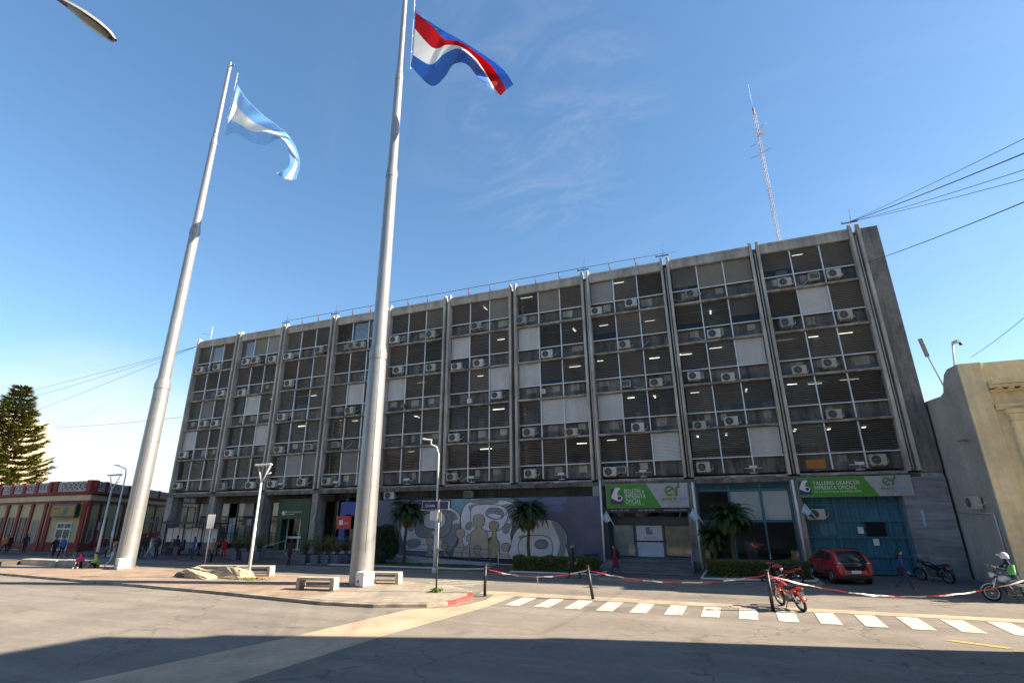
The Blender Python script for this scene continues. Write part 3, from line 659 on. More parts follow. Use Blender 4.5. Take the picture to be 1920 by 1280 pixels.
tag(MB().tube([(-47.2, 34.9, 20), (-47.2, 34.9, 21.9)], .03, 6, galv2).tube([(-47.2, 34.9, 21.1), (-48.6, 34.9, 21.35)], .012, 5, black_m).build('antenna'), label='short pale rod antenna at the left corner of the roof', cat='antenna')

# ------------------------------------------------------------------ air conditioners (each one hangs on its own)
def ac_split(bm_=ac_m):
    t = thing('air_conditioner', None, 'air conditioner', (0, 0, 0), local=True)
    MB().box(-.43, .43, -.15, .15, -.29, .29, bm_).build('body', parent=t, bevel=.02)
    m = MB().disc((-.1, -.158, 0), .235, 20, 'y', ac_fan); 
    for r_ in (.235, .17, .1): m.tube([(-.1+r_*math.cos(a), -.165, r_*math.sin(a)) for a in np.linspace(0, 2*math.pi, 19)], .009, 4, ac_grey, False)
    for a in range(6): m.tube([(-.1, -.166, 0), (-.1+.235*math.cos(a*math.pi/3), -.166, .235*math.sin(a*math.pi/3))], .007, 4, ac_grey, False)
    m.lathe([(0, -.005), (.06, -.005), (.05, -.02), (0, -.022)], (-.1, -.16, 0), 10, ac_grey, 'y'); m.build('fan_grille', parent=t)
    m = MB()
    for x in (-.3, .3): m.box(x-.02, x+.02, -.12, .3, -.335, -.295, galv2)
    m.box(-.3, .3, .2, .24, -.33, -.3, galv2); m.build('bracket', parent=t); MB().tube([(.435, 0, -.15), (.52, .05, -.15), (.6, .2, -.05), (.6, .32, .1)], .018, 5, white_p).build('pipe', parent=t); return t
def ac_box():
    t = thing('window_air_conditioner', None, 'air conditioner', (0, 0, 0), local=True)
    MB().box(-.33, .33, -.2, .2, -.22, .22, ac_m).build('body', parent=t, bevel=.015)
    m = MB().box(-.29, .29, -.207, -.202, -.18, .18, ac_fan)
    for z in np.linspace(-.16, .16, 9): m.box(-.29, .29, -.216, -.208, z-.007, z+.007, ac_grey)
    m.build('grille', parent=t); return t
def vary(m_, lo, tint):
    t = m_.node_tree; b = t.nodes['Principled BSDF']; src = b.inputs['Base Color'].links[0].from_socket; oi = t.nodes.new('ShaderNodeObjectInfo')
    r_ = t.nodes.new('ShaderNodeMapRange'); r_.inputs['To Min'].default_value = 0; r_.inputs['To Max'].default_value = 1; t.links.new(oi.outputs['Random'], r_.inputs['Value'])
    mx = t.nodes.new('ShaderNodeMixRGB'); mx.blend_type = 'MULTIPLY'; t.links.new(r_.outputs[0], mx.inputs[0]); t.links.new(src, mx.inputs[1]); mx.inputs[2].default_value = (*tint, 1); t.links.new(mx.outputs[0], b.inputs['Base Color'])
vary(ac_m, 0, (.72, .66, .52))
ACP = {'s': ac_split(), 'd': ac_split(ac_old), 'b': ac_box()}
ACS = [(-46.74,17.04,'s'),(-44.43,17.06,'s'),(-43.21,14.34,'s'),(-44.86,11.55,'s'),(-43.36,11.48,'s'),(-46.82,8.77,'s'),(-46.84,5.92,'s'),(-40.65,17.14,'s'),(-39.46,17.16,'s'),(-37.3,17.03,'s'),(-40.53,14.13,'s'),(-40.96,8.62,'s'),(-41.12,5.75,'d'),(-37.79,5.76,'s'),
 (-35.49,17.09,'s'),(-31.92,17.25,'d'),(-34.97,14.49,'s'),(-35.25,11.48,'s'),(-35.11,8.63,'s'),(-31.82,8.7,'b'),(-35.35,5.8,'s'),(-32.12,5.86,'s'),(-27.45,17.16,'s'),(-28.3,17.2,'d'),(-27.99,11.48,'s'),(-29.03,8.73,'b'),(-29.59,5.85,'s'),
 (-24.0,17.16,'s'),(-20.52,17.16,'s'),(-23.45,14.45,'s'),(-20.35,14.33,'s'),(-16.42,17.3,'d'),(-18.06,14.16,'s'),(-16.16,14.22,'s'),(-14.67,11.58,'s'),(-18.12,8.67,'s'),(-18.2,5.84,'s'),(-12.6,17.2,'d'),(-10.64,14.28,'s'),(-12.18,8.69,'s'),(-9.07,8.5,'s'),(-12.13,5.86,'s'),
 (-6.81,17.05,'s'),(-4.32,17.3,'s'),(-5.02,14.28,'s'),(-5.12,11.5,'b'),(-3.15,11.4,'s'),(-4.59,8.53,'s'),(-6.6,5.8,'s'),(-5.85,5.88,'b'),(-0.23,17.3,'d'),(0.8,14.28,'s'),(-0.74,11.6,'s'),(1.26,11.3,'s'),(-0.79,8.41,'s'),(1.07,8.55,'s'),(-0.86,5.86,'s'),
 (5.4,17.13,'s'),(7.06,17.2,'b'),(8.16,17.22,'s'),(8.25,14.46,'s'),(5.08,14.45,'d'),(5.27,11.34,'s'),(6.88,11.6,'s'),(6.59,8.56,'s'),(8.21,5.92,'s')]
ordn = ['first', 'second', 'third', 'fourth', 'fifth', 'sixth', 'seventh', 'eighth', 'ninth', 'tenth']
storey = ['top row', 'second row', 'third row', 'fourth row', 'bottom row']
used_k = set(); seen = {}
def cell(x, z):
    i = int((x-X0)//W); k = min(range(5), key=lambda q: abs(ZL[q]+.4-z)); a = PX[i]+.335; q = int(max(0, min(2, (x-a)//((W-.67)/3)))); return i, k, q
cnt = {}
for x, z, ty in ACS: cnt.setdefault(cell(x, z), []).append(x)
for x, z, ty in ACS:
    i, k, q = cell(x, z); sib = sorted(cnt[(i, k, q)]); side = '' if len(sib) == 1 else (['left', 'right'][sib.index(x)]+' of two: ')
    nm = {'s': 'white air conditioner', 'd': 'old grey air conditioner', 'b': 'grilled box air conditioner'}[ty]
    lab = '%s%s under the %s window, %s, %s bay' % (side, nm, ['left', 'middle', 'right'][q], storey[k], ordn[i])
    yy = 34.08 if k == 4 else 34.11
    o = ACP[ty] if ty not in used_k else dup(ACP[ty], (0, 0, 0)); used_k.add(ty)
    o.location = (x, yy, z+.02); o['label'] = lab; o['group'] = 'air conditioners on the office front'
    kx = 1+max(-.05, min(.18, (-x-5)/220)); o.scale = (kx*random.uniform(.9, .99), 1, random.uniform(.88, 1.02))
for x, z, ty in ACS:                           # hoses and cables left hanging by the fitters
    k = cell(x, z)[1]; zz = ZL[k]+.1 if k < 4 else ZL[k]-.02; d = random.choice((-1, 1)); rl_ = random.uniform(.5, 1.3)
    mm = random.choice((white_p, black_m, ac_grey)); pts_ = [(x+d*.38, 34.3, z-.1), (x+d*(.38+rl_*.3), 34.4, z-.22-random.random()*.1), (x+d*(.38+rl_*.7), 34.46, z-.12), (x+d*(.38+rl_), 34.5, z+random.uniform(.0, .4))]
    MB().tube(smooth_open(pts_, 4), .013, 5, mm).build('cable', parent=B)
for (x, y, z, ty, lab) in [(-23.7, 34.4, 4.66, 's', 'white air conditioner above the palm at the left end of the mural'), (-17.0, 34.5, 4.62, 'b', 'grilled box air conditioner above the middle of the mural'), (4.72, 34.22, 3.12, 's', 'white air conditioner on bracket in front of the teal gate')]:
    o = dup(ACP[ty], (x, y, z), 0, lab); o['group'] = 'air conditioners at street level'
# flood lamps and small boxes on the lowest ledge
def flood(x, lab):
    t = thing('flood_lamp', lab, 'lamp', (x, 34.0, 5.55), group='flood lamps on the lowest ledge')
    MB().obox((x, 33.95, 5.78), .42, .16, .12, Matrix.Rotation(.35, 3, 'X'), white_p).build('lamp_head', parent=t)
    MB().tube([(x-.5, 34.1, 5.72), (x+.5, 34.1, 5.72)], .02, 5, galv2).tube([(x, 34.1, 5.45), (x, 33.97, 5.75)], .02, 5, galv2).box(x-.2, x+.2, 34.05, 34.15, 5.42, 5.46, galv2).build('bracket', parent=t)
for i, x in ((2, -34.3), (3, -28.6), (4, -22.0), (5, -16.6), (6, -9.9), (7, -4.5), (8, 1.9), (9, 7.3)): flood(x, 'pale flood lamp on thin bracket along the lowest ledge, %s bay from left' % ordn[i])
tag(MB().box(4.75, 5.75, 34.48, 34.53, 5.6, 6.1, mat('orange_board', (.42, .17, .03), .7, .3, 2)).build('board'), label='orange board filling the spandrel above the workshop banner', cat='board')
# junction boxes on spandrels
for (x, z, lab) in [(-22.9, 11.5, 'small brown meter box in the fifth bay, middle storey'), (-17.0, 11.4, 'small white junction box in the sixth bay, middle storey'), (-11.1, 11.6, 'small white junction box in the seventh bay, middle storey')]:
    tag(MB().box(x-.16, x+.16, 34.2, 34.5, z-.16, z+.16, rust if 'brown' in lab else white_p).box(x-.12, x+.12, 34.19, 34.198, z-.12, z+.12, ac_grey if 'brown' in lab else ac_m).build('junction_box', bevel=.01), label=lab, cat='junction box')

# ------------------------------------------------------------------ banners
lime = mat('banner_green', (.055, .235, .018), .55, .12, .8); bgrey = mat('banner_grey', (.36, .345, .36), .55, .15, 3)
blk = mat('banner_black', (.02, .018, .022), .5, .1, 2); purple = mat('logo_purple', (.075, .015, .12), .5, .1, 2); navy = mat('logo_navy', (.02, .02, .17), .5, .1, 2); lgreen = mat('logo_green', (.02, .22, .04), .5, .1, 2); ergreen = mat('logo_er', (.10, .24, .05), .5, .1, 2); sky_b = mat('logo_sky', (.10, .36, .62), .5, .1, 2); ltxt = mat('banner_white', (.62, .62, .58), .5, .05, 2)
red_d = mat('logo_red', (.5, .03, .02), .5, .1, 2)
def logo(p, x, z, h, base, Y):
    w_ = h*.8
    MB().box(x, x+w_, Y-.004, Y, z, z+h, base).build('logo_square', parent=p)
    MB().xprism([(x+w_*.66, z+h), (x+w_, z+h), (x+w_, z+h*.35), (x+w_*.55, z+h*.5)], Y-.008, Y-.0045, lgreen).build('logo_corner', parent=p)
    MB().xprism(smooth_closed([(x+w_*.42, z+h*1.0), (x+w_*.8, z+h*1.02), (x+w_*.78, z+h*.9), (x+w_*.66, z+h*.84), (x+w_*.56, z+h*.55), (x+w_*.75, z+h*.57), (x+w_*.96, z+h*.42), (x+w_*.85, z+h*.22), (x+w_*.6, z+h*.2), (x+w_*.15, z+h*.35), (x+w_*.08, z+h*.5), (x+w_*.25, z+h*.78)], 4), Y-.012, Y-.0085, ltxt).build('logo_scroll', parent=p)
    MB().disc((x+w_*.72, Y-.0135, z+h*.39), h*.125, 16, 'y', base).build('logo_eye', parent=p)
def er(p, x, z, h, Y):
    m = MB(); cx, cz = x, z
    arc = [(cx+h*.42*math.cos(a), Y-.004, cz+h*.42*math.sin(a)) for a in np.linspace(.15, 5.4, 22)]
    m.tube(arc, h*.1, 6, ergreen); m.tube([(cx-h*.25, Y-.004, cz-h*.12), (cx+h*.33, Y-.004, cz+h*.2)], h*.085, 6, ergreen)
    m.tube([(cx+h*.62, Y-.004, cz-h*.48), (cx+h*.62, Y-.004, cz+h*.15), (cx+h*.75, Y-.004, cz+h*.36), (cx+h*.98, Y-.004, cz+h*.42)], h*.12, 6, ergreen)
    m.lathe([(0, 0), (h*.1, 0), (h*.1, .01), (0, .01)], (cx+h*.92, Y-.012, cz+h*.66), 10, red_d, 'y'); m.build('emblem', parent=p)
Y7 = 33.93
S7 = thing('banner', 'green and grey bulletin office banner with a purple logo and black address strip', 'banner', (-4.4, Y7, 3.5))
m = MB().box(-6.95, -1.92, Y7+.003, Y7+.09, 3.56, 5.0, bgrey); m.build('panel', parent=S7)
MB().xprism([(-6.93, 3.57), (-3.55, 3.57), (-4.38, 4.98), (-6.93, 4.98)], Y7-.001, Y7+.002, lime).build('green_field', parent=S7)
MB().box(-6.95, -1.92, Y7, Y7+.09, 3.28, 3.555, blk).build('address_strip', parent=S7)
logo(S7, -6.66, 3.78, .98, purple, Y7-.002)
text('BOLETIN e', .3, (-5.78, Y7-.006, 4.44), ltxt, S7, width=1.22, height=.27, bold=.0015); text('IMPRENTA', .3, (-5.76, Y7-.006, 4.13), ltxt, S7, width=1.27, height=.27, bold=.0015); text('OFICIAL', .3, (-5.74, Y7-.006, 3.82), ltxt, S7, width=.95, height=.27, bold=.0015)
text('DE LA PROVINCIA DE ENTRE RIOS', .09, (-5.74, Y7-.006, 3.72), ltxt, S7, width=1.15)
text('Paraná - C.P. 3100', .13, (-6.7, Y7-.004, 3.38), ltxt, S7, width=1.1); text('Tel/Fax: 0343 4207805', .13, (-5.0, Y7-.004, 3.38), ltxt, S7, width=1.0); text('www.entrerios.gov.ar/boletin', .13, (-3.45, Y7-.004, 3.38), ltxt, S7, width=1.35)
er(S7, -3.0, 4.55, .6, Y7); text('entre', .3, (-3.5, Y7-.006, 3.98), ergreen, S7, width=.84, height=.2, bold=.006); text('rios', .3, (-2.62, Y7-.006, 3.98), sky_b, S7, width=.6, height=.24, bold=.006); text('GOBIERNO', .09, (-3.1, Y7-.006, 3.86), MATS['panel_mark'], S7, width=.6)
Y9 = 33.93
S9 = thing('banner', 'green and grey workshop banner with a navy logo above the teal gate', 'banner', (6.7, Y9, 4.0))
m = MB().box(4.02, 9.46, Y9+.003, Y9+.09, 4.02, 5.08, bgrey); m.build('panel', parent=S9)
MB().xprism([(4.03, 4.03), (7.9, 4.03), (7.3, 5.07), (4.03, 5.07)], Y9-.001, Y9+.002, lime).build('green_field', parent=S9)
logo(S9, 4.08, 4.17, .74, navy, Y9-.002)
text('TALLERES GRAFICOS', .25, (4.83, Y9-.006, 4.67), ltxt, S9, width=2.25, height=.2, bold=.0015); text('IMPRENTA OFICIAL', .25, (4.83, Y9-.006, 4.42), ltxt, S9, width=2.05, height=.2, bold=.0015); text('DE LA PROVINCIA DE ENTRE RIOS', .14, (4.83, Y9-.006, 4.25), ltxt, S9, width=2.25, height=.1)
er(S9, 8.35, 4.78, .42, Y9); text('entre', .22, (8.02, Y9-.006, 4.36), ergreen, S9, width=.6, height=.14, bold=.005); text('rios', .22, (8.66, Y9-.006, 4.36), sky_b, S9, width=.45, height=.17, bold=.005); text('GOBIERNO', .09, (8.2, Y9-.006, 4.26), MATS['panel_mark'], S9, width=.5)

# ------------------------------------------------------------------ mural
YM = 33.9
MU = thing('mural_wall', 'long blue wall with a mural of grey swirls and beige human silhouettes', 'mural', (-16.1, YM, .45))
mblue = mat('mural_blue', (.12, .12, .16), .8, .25, .8)
MB().box(-24.97, -7.22, YM, YM+.3, .46, 4.31, mblue).build('wall', parent=MU)
def mp(pts): return [(lambda v: (v.x, v.z))(ony(660+x*.25, 860+y*.25, YM)) for x, y in pts]
mg1 = mat('mural_grey', (.235, .24, .245), .8, .15, 1.5); mg2 = mat('mural_pale', (.60, .605, .61), .8, .15, 1.5); mrim = mat('mural_rim', (.105, .05, .055), .8, .2, 2); mb1 = mat('mural_beige', (.42, .33, .26), .8, .2, 1.5); mb2 = mat('mural_ochre', (.36, .275, .15), .8, .2, 1.5); mteal = mat('mural_teal', (.17, .31, .37), .8, .2, 1); mbl2 = mat('mural_light_blue', (.14, .155, .24), .8, .2, 1); mbrn = mat('mural_brown', (.10, .068, .035), .8, .2, 1); mblk = mat('mural_outline', (.03, .028, .03), .8, .2, 2)
lay = [0.003]
PM = MB()
def blob(pts, m_, rim=None, rw=.05, sm=5):
    q = smooth_closed(mp(pts), sm) if sm else mp(pts); q = [(max(-24.9, min(-7.3, a)), max(.47, min(4.3, b))) for a, b in q]
    y = YM-lay[0]; lay[0] += .0012
    PM.add([(a, y, b) for a, b in q], [tuple(range(len(q)))], m_)
    if rim:
        y = YM-lay[0]; lay[0] += .0012; n = len(q); P_ = [Vector((a, b)) for a, b in q]; vs = []
        for i in range(n):
            d = (P_[(i+1) % n]-P_[i-1]); nn = Vector((-d.y, d.x)); nn = nn.normalized() if nn.length > 1e-6 else Vector((0, 1))
            vs += [(P_[i].x+nn.x*rw/2, y, P_[i].y+nn.y*rw/2), (P_[i].x-nn.x*rw/2, y, P_[i].y-nn.y*rw/2)]
        PM.add(vs, [(2*i, 2*i+1, (2*i+3) % (2*n), (2*i+2) % (2*n)) for i in range(n)], rim)
blob([(745, 300), (1215, 288), (1215, 420), (750, 425)], mteal, sm=0)
blob([(1240, 290), (1580, 285), (1590, 330), (1480, 345), (1250, 335)], mbl2); blob([(1480, 360), (1575, 350), (1575, 400), (1490, 395)], mbl2)
blob([(150, 330), (210, 500), (300, 520), (330, 640), (380, 780), (150, 790)], mat('mural_violet', (.135, .128, .175), .8, .2, 1))
blob([(365, 490), (375, 600), (400, 680), (480, 690), (690, 690), (770, 650), (800, 540), (810, 440), (790, 395), (720, 362), (560, 362), (430, 400)], mg2, mrim)
for g in ([(470, 510), (560, 560), (660, 540), (790, 480), (800, 560), (760, 660), (700, 690), (660, 600), (560, 590), (500, 570)], [(410, 610), (500, 600), (515, 640), (480, 665), (420, 660)], [(400, 480), (440, 470), (460, 530), (430, 540)], [(690, 380), (770, 400), (790, 450), (750, 460), (700, 430)]): blob(g, mg1)
blob([(470, 470), (480, 560), (530, 588), (690, 585), (745, 520), (750, 430), (720, 390), (560, 385), (490, 420)], mg1, mrim)
blob([(540, 450), (545, 500), (590, 522), (660, 520), (700, 480), (695, 415), (640, 400), (560, 412)], mg2, mrim); blob([(600, 545), (640, 540), (650, 565), (610, 568)], mg2)
blob([(815, 760), (820, 560), (815, 440), (850, 345), (930, 308), (1090, 305), (1200, 325), (1245, 390), (1235, 470), (1190, 560), (1190, 760)], mg2, mrim)
for g in ([(880, 350), (960, 340), (950, 380), (890, 395)], [(900, 310), (1090, 306), (1080, 335), (920, 335)], [(1120, 350), (1200, 340), (1240, 400), (1200, 440), (1150, 420)], [(860, 480), (900, 470), (890, 530), (850, 520)], [(1130, 500), (1180, 480), (1180, 550), (1135, 555)]): blob(g, mg1)
blob([(890, 440), (895, 380), (930, 345), (1060, 340), (1150, 365), (1172, 420), (1140, 500), (1080, 540), (960, 530), (905, 495)], mg2, mrim)
blob([(1005, 400), (1030, 370), (1100, 368), (1138, 400), (1130, 440), (1070, 452), (1015, 430)], mg1, mrim, .04); blob([(1020, 420), (1060, 410), (1120, 425), (1080, 447)], mg2); blob([(1070, 400), (1090, 387), (1112, 400), (1095, 415)], mg1, mrim, .035)
blob([(1195, 768), (1195, 640), (1230, 540), (1320, 475), (1450, 452), (1550, 480), (1608, 560), (1610, 650), (1590, 768)], mg2, mrim)
for g in ([(1500, 470), (1570, 500), (1605, 580), (1600, 700), (1560, 768), (1530, 760), (1560, 640), (1530, 540)], [(1240, 720), (1300, 740), (1380, 768), (1240, 768)], [(1250, 580), (1330, 570), (1290, 620)]): blob(g, mg1)
blob([(1250, 640), (1290, 585), (1400, 570), (1480, 590), (1505, 650), (1495, 720), (1440, 745), (1300, 738), (1255, 700)], mg2, mrim)
blob([(1372, 640), (1400, 608), (1450, 608), (1472, 640), (1450, 668), (1395, 668)], mg1, mrim, .05)
def fig(hx, hy, hr_, sx0, sx1, sy, base, m_, shade=None):
    blob([(sx0, base), (sx0, sy+30), (sx0+18, sy), (hx-hr_*.5, sy-22), (hx-hr_*.42, hy+hr_*1.15), (hx-hr_, hy+hr_*.55), (hx-hr_*.98, hy-hr_*.55), (hx-hr_*.4, hy-hr_), (hx+hr_*.5, hy-hr_), (hx+hr_, hy-hr_*.4), (hx+hr_*.95, hy+hr_*.6), (hx+hr_*.42, hy+hr_*1.1), (hx+hr_*.5, sy-22), (sx1-18, sy), (sx1, sy+34), (sx1, base)], m_, mblk, .035, 4)
blob([(820, 760), (830, 680), (880, 640), (910, 620), (900, 760)], mbrn); blob([(995, 765), (1000, 650), (1030, 590), (1060, 600), (1050, 765)], mbrn)
fig(590, 615, 27, 552, 620, 690, 752, mb1); fig(698, 650, 24, 675, 742, 725, 752, mb2); fig(815, 555, 33, 767, 862, 650, 755, mb1); fig(893, 590, 30, 835, 945, 660, 755, mb1)
fig(955, 460, 42, 895, 1022, 540, 758, mb1); fig(1067, 500, 33, 1030, 1104, 600, 762, mb2); fig(943, 675, 25, 903, 1000, 735, 760, mb2); fig(1155, 658, 27, 1080, 1195, 715, 765, mb1)
blob([(1740, 712), (1850, 705), (1850, 745), (1745, 748)], mat('mural_dark_blue', (.018, .022, .06), .8, .2, 1), sm=0)
PM.build('painting', parent=MU, fix=False)
tag(MB().tube([(-7.26, 33.75, 5.3), (-7.26, 33.75, .12)], .06, 8, white_p).build('downpipe'), label='white downpipe at the right end of the mural wall', cat='pipe', group='street level downpipes')
tag(MB().tube([(-1.62, 33.95, 5.0), (-1.6, 33.95, .12)], .07, 8, white_p).build('downpipe'), label='white downpipe between the grey steps and the teal glazing', cat='pipe', group='street level downpipes')
tag(MB().tube([(3.82, 33.95, 5.0), (3.82, 33.95, .12)], .07, 8, white_p).build('downpipe'), label='white downpipe at the left edge of the teal gate', cat='pipe', group='street level downpipes')

# ramp with rail along the mural
RP = thing('access_ramp', 'pale access ramp with thin blue rails sloping down in front of the mural', 'ramp', (-19, 32.8, .12))
m = MB(); m.add([(-27, 32.45, .13), (-14.3, 32.45, .13), (-14.3, 32.45, .16), (-27, 32.45, .75), (-27, 33.8, .13), (-14.3, 33.8, .13), (-14.3, 33.8, .16), (-27, 33.8, .75)], [(0, 1, 2, 3), (7, 6, 5, 4), (3, 2, 6, 7), (0, 3, 7, 4), (1, 5, 6, 2)], mat('ramp_pale', (.34, .35, .37), .8, .2, 1)); m.build('slope', parent=RP)
m = MB(); br = MATS['blue_rail']
for h in (.35, .65, .95): m.tube([(-26.9, 32.5, .74+h), (-14.4, 32.5, .14+h)], .02, 6, br)
for j in range(9):
    x = -26.8+1.55*j; z = .74-(x+26.9)*.048; m.tube([(x, 32.5, z-.05), (x, 32.5, z+.97)], .022, 6, br)
m.build('rail', parent=RP)
g = MB(); 
for x in (-13.6, -12.2): g.tube([(x, 31.9, .12), (x, 31.9, 1.0)], .03, 6, galv2)
for z in (.3, .65, .98): g.tube([(-13.6, 31.9, z), (-12.2, 31.9, z)], .025, 6, galv2)
tag(g.build('barrier'), label='small grey tube barrier at the foot of the mural ramp', cat='barrier')

# ------------------------------------------------------------------ right neighbour, cream facade
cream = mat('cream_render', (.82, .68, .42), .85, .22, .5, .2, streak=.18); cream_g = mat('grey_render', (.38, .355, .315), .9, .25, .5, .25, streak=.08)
Nb = thing('classical_building', 'cream classical building with cornice and pilasters beside the grey block', 'building', (20, 30, 0))
XB, YB = 11.12, 29.5
pts = [(29.5, -.05), (29.5, 9.86), (30.6, 9.9), (31.1, 9.75), (31.5, 9.35), (31.75, 8.95), (32.2, 8.85), (34.0, 8.95), (36, 9.0), (44, 9.0), (44, -.05)]
n = len(pts); m = MB(); vs = [(XB, y, z) for y, z in pts]+[(XB+.35, y, z) for y, z in pts]
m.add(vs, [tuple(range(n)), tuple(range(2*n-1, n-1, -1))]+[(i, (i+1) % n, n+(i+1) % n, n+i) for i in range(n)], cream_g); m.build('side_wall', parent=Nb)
MB().box(XB+.36, 15.6, YB+.02, YB+.5, 0, 9.84, cream).build('front_wall', parent=Nb)
MB().box(15.61, 46, YB+.02, YB+.5, 0, 7.4, cream).build('front_wall', parent=Nb)
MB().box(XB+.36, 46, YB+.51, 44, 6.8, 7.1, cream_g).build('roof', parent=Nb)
m = MB()
m.box(XB+.0, XB+.9, YB-.10, YB+.019, 0, 9.86, cream); m.build('corner_pilaster', parent=Nb, bevel=.02)
m = MB()
for z0, z1, d in ((8.72, 8.9, .55), (8.58, 8.72, .42), (8.42, 8.5, .2), (7.72, 7.84, .22), (7.6, 7.72, .14)): m.box(XB+.93, 15.6, YB-d, YB+.018, z0, z1-.002, cream)
m.build('cornice', parent=Nb)
m = MB()
for x in np.arange(XB+1.1, 15.4, .42): m.box(x, x+.2, YB-.36, YB+.017, 8.5, 8.578, cream)
m.build('dentils', parent=Nb)
for x in (12.75, 14.4):
    m = MB(); m.box(x-.3, x+.3, YB-.16, YB+.016, .4, 7.1, cream); m.box(x-.36, x+.36, YB-.22, YB+.015, 7.1, 7.2, cream); m.box(x-.4, x+.4, YB-.26, YB+.015, 7.4, 7.59, cream); m.xprism([(x-.3, 7.2), (x+.3, 7.2), (x+.38, 7.4), (x-.38, 7.4)], YB-.2, YB+.014, cream); m.build('pilaster', parent=Nb, bevel=.015)
m = MB(); m.tube([(13.58+.62*math.cos(a), YB-.02, 6.4+.62*math.sin(a)) for a in np.linspace(0, math.pi, 13)], .07, 6, cream); m.box(13.0, 14.15, YB-.01, YB+.013, 1.0, 6.35, mat('shade_window', (.09, .085, .08), .6, .2, 1)); m.build('window', parent=Nb)
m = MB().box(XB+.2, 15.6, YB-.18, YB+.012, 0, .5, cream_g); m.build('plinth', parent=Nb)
tag(MB().tube([(XB-.06, 33.9, 3.15), (XB-.06, 30.2, 3.15), (XB-.06, 29.9, 3.1), (XB-.06, 29.9, 1.4)], .03, 6, galv2).build('wall_pipe'), label='thin grey pipe along the side wall of the cream building', cat='pipe')
o = dup(ACP['s'], (XB-.22, 31.2, 3.62), -math.pi/2, 'white air conditioner on the bare side wall of the cream building'); o['group'] = 'air conditioners at street level'
tag(MB().tube([(XB-.25, 30.1, 6.4), (XB-.25, 30.9, 6.42)], .03, 6, rust).tube([(XB+.0, 30.5, 6.4), (XB-.25, 30.5, 6.4)], .02, 5, rust).build('bracket'), label='rusty bar bracket high on the cream building side wall', cat='bracket')
t = thing('camera_pole', 'pale pole with a small surveillance camera on the cream building', 'camera', (XB+.2, 30.3, 9.8)); MB().tube([(XB+.2, 30.3, 9.8), (XB+.42, 30.3, 11.2)], .04, 6, white_p).build('pole', parent=t); MB().obox((XB+.55, 30.2, 11.15), .16, .3, .14, Matrix.Rotation(.3, 3, 'Z'), white_p).lathe([(0, -.1), (.07, -.1), (.08, .02), (0, .03)], (XB+.62, 30.05, 11.02), 8, black_m).build('camera_head', parent=t)
t = thing('antenna', 'grey panel antenna on thin pole behind the cream parapet', 'antenna', (XB-.1, 31.6, 9.3)); MB().tube([(XB+.05, 31.6, 9.2), (XB-.3, 31.6, 11.0)], .03, 6, white_p).build('pole', parent=t); MB().obox((XB-.36, 31.55, 11.35), .16, .12, 1.0, Matrix.Rotation(-.12, 3, 'Y'), mat('antenna_grey', (.3, .28, .24), .6, .1, 2)).build('panel', parent=t)
tag(MB().lathe([(0, 0), (.16, .0), (.16, .1), (.1, .14), (0, .14)], (12.3, YB-.15, 3.3), 12, mat('bell_purple', (.14, .09, .11), .5, .1, 2), 'y').build('wall_lamp'), label='dark round wall lamp on the cream front', cat='lamp')

# block on the near side of the side street: it throws the shade across the foreground
bl = thing('corner_block', 'tall plain corner block across the side street', 'building', (26, 10, 0))
prof = [(20.4, -.02), (20.4, 7.4), (20.55, 10.6), (20.7, 13.0), (20.5, 13.3), (20.15, 17.1), (20.0, 18.9), (19.5, 19.3), (19.4, 21.0), (17.3, 21.3), (11.5, 21.0), (11.3, 23.5), (2, 23.5), (1.8, 20), (-26, 20), (-26, -.02)]
n = len(prof); m = MB(); vs = [(16, y, z) for y, z in prof]+[(36, y, z) for y, z in prof]
m.add(vs, [tuple(range(n)), tuple(range(2*n-1, n-1, -1))]+[(i, (i+1) % n, n+(i+1) % n, n+i) for i in range(n)], mat('pale_render', (.62, .55, .43), .9, .2, .3, streak=.2)); m.build('wall', parent=bl)
for k in range(6):
    for j in range(8):
        y = 17.2-j*4.6; m = MB().box(15.9, 15.99, y-.7, y+.7, 1.2+3.1*k, 3.0+3.1*k, MATS['shade_window']); m.build('window', parent=bl)

rb = thing('shadow_block', 'plain unseen block added behind the office building to shade the corner building', 'building', (-21, 80, 0)); MB().box(-47, 5, 58, 118, 0, 30, mat('shadow_block_render', (.35, .33, .3), .9, .2, .3, streak=.2)).build('wall', parent=rb)  # unseen, added only to keep the sun off the oxblood corner building
rb = thing('shadow_block', 'tall thin unseen slab added beyond the cream building to shade the street', 'building', (46, 38.4, 0)); MB().box(26, 66, 37.4, 39.6, 0, 29, MATS['shadow_block_render']).build('wall', parent=rb)  # thin slab out of view, added so the street shadow runs on unbroken
rb = thing('shadow_block', 'plain unseen block added to shade the far end of the corner building', 'building', (-69, 100, 0)); MB().box(-90, -49, 76, 120, 0, 26, MATS['shadow_block_render']).build('wall', parent=rb)  # added unseen shadow caster for the corner building's far face
for (x0, x1, y1, h, lab, col) in ((-75, -38, -24, 15, 'ochre block on the far side of the square behind the viewer', (.42, .32, .18)), (-37, -8, -22, 19, 'pale grey block behind the viewer', (.36, .35, .33)), (-7, 15, -26, 13, 'tan block behind the viewer next to the tall corner block', (.40, .33, .25))):
    ob = thing('opposite_building', lab, 'building', ((x0+x1)/2, y1-8, 0)); MB().box(x0, x1, y1-16, y1, 0, h, mat('opposite_'+lab[:4], col, .9, .2, .3, streak=.2)).build('wall', parent=ob)
    for k in range(int(h/3.4)):
        for j in range(int((x1-x0)/4)):
            x = x0+2+4*j; m = MB().box(x-.7, x+.7, y1+.01, y1+.08, 1.2+3.3*k, 3.0+3.3*k, MATS['shade_window']); m.build('window', parent=ob)

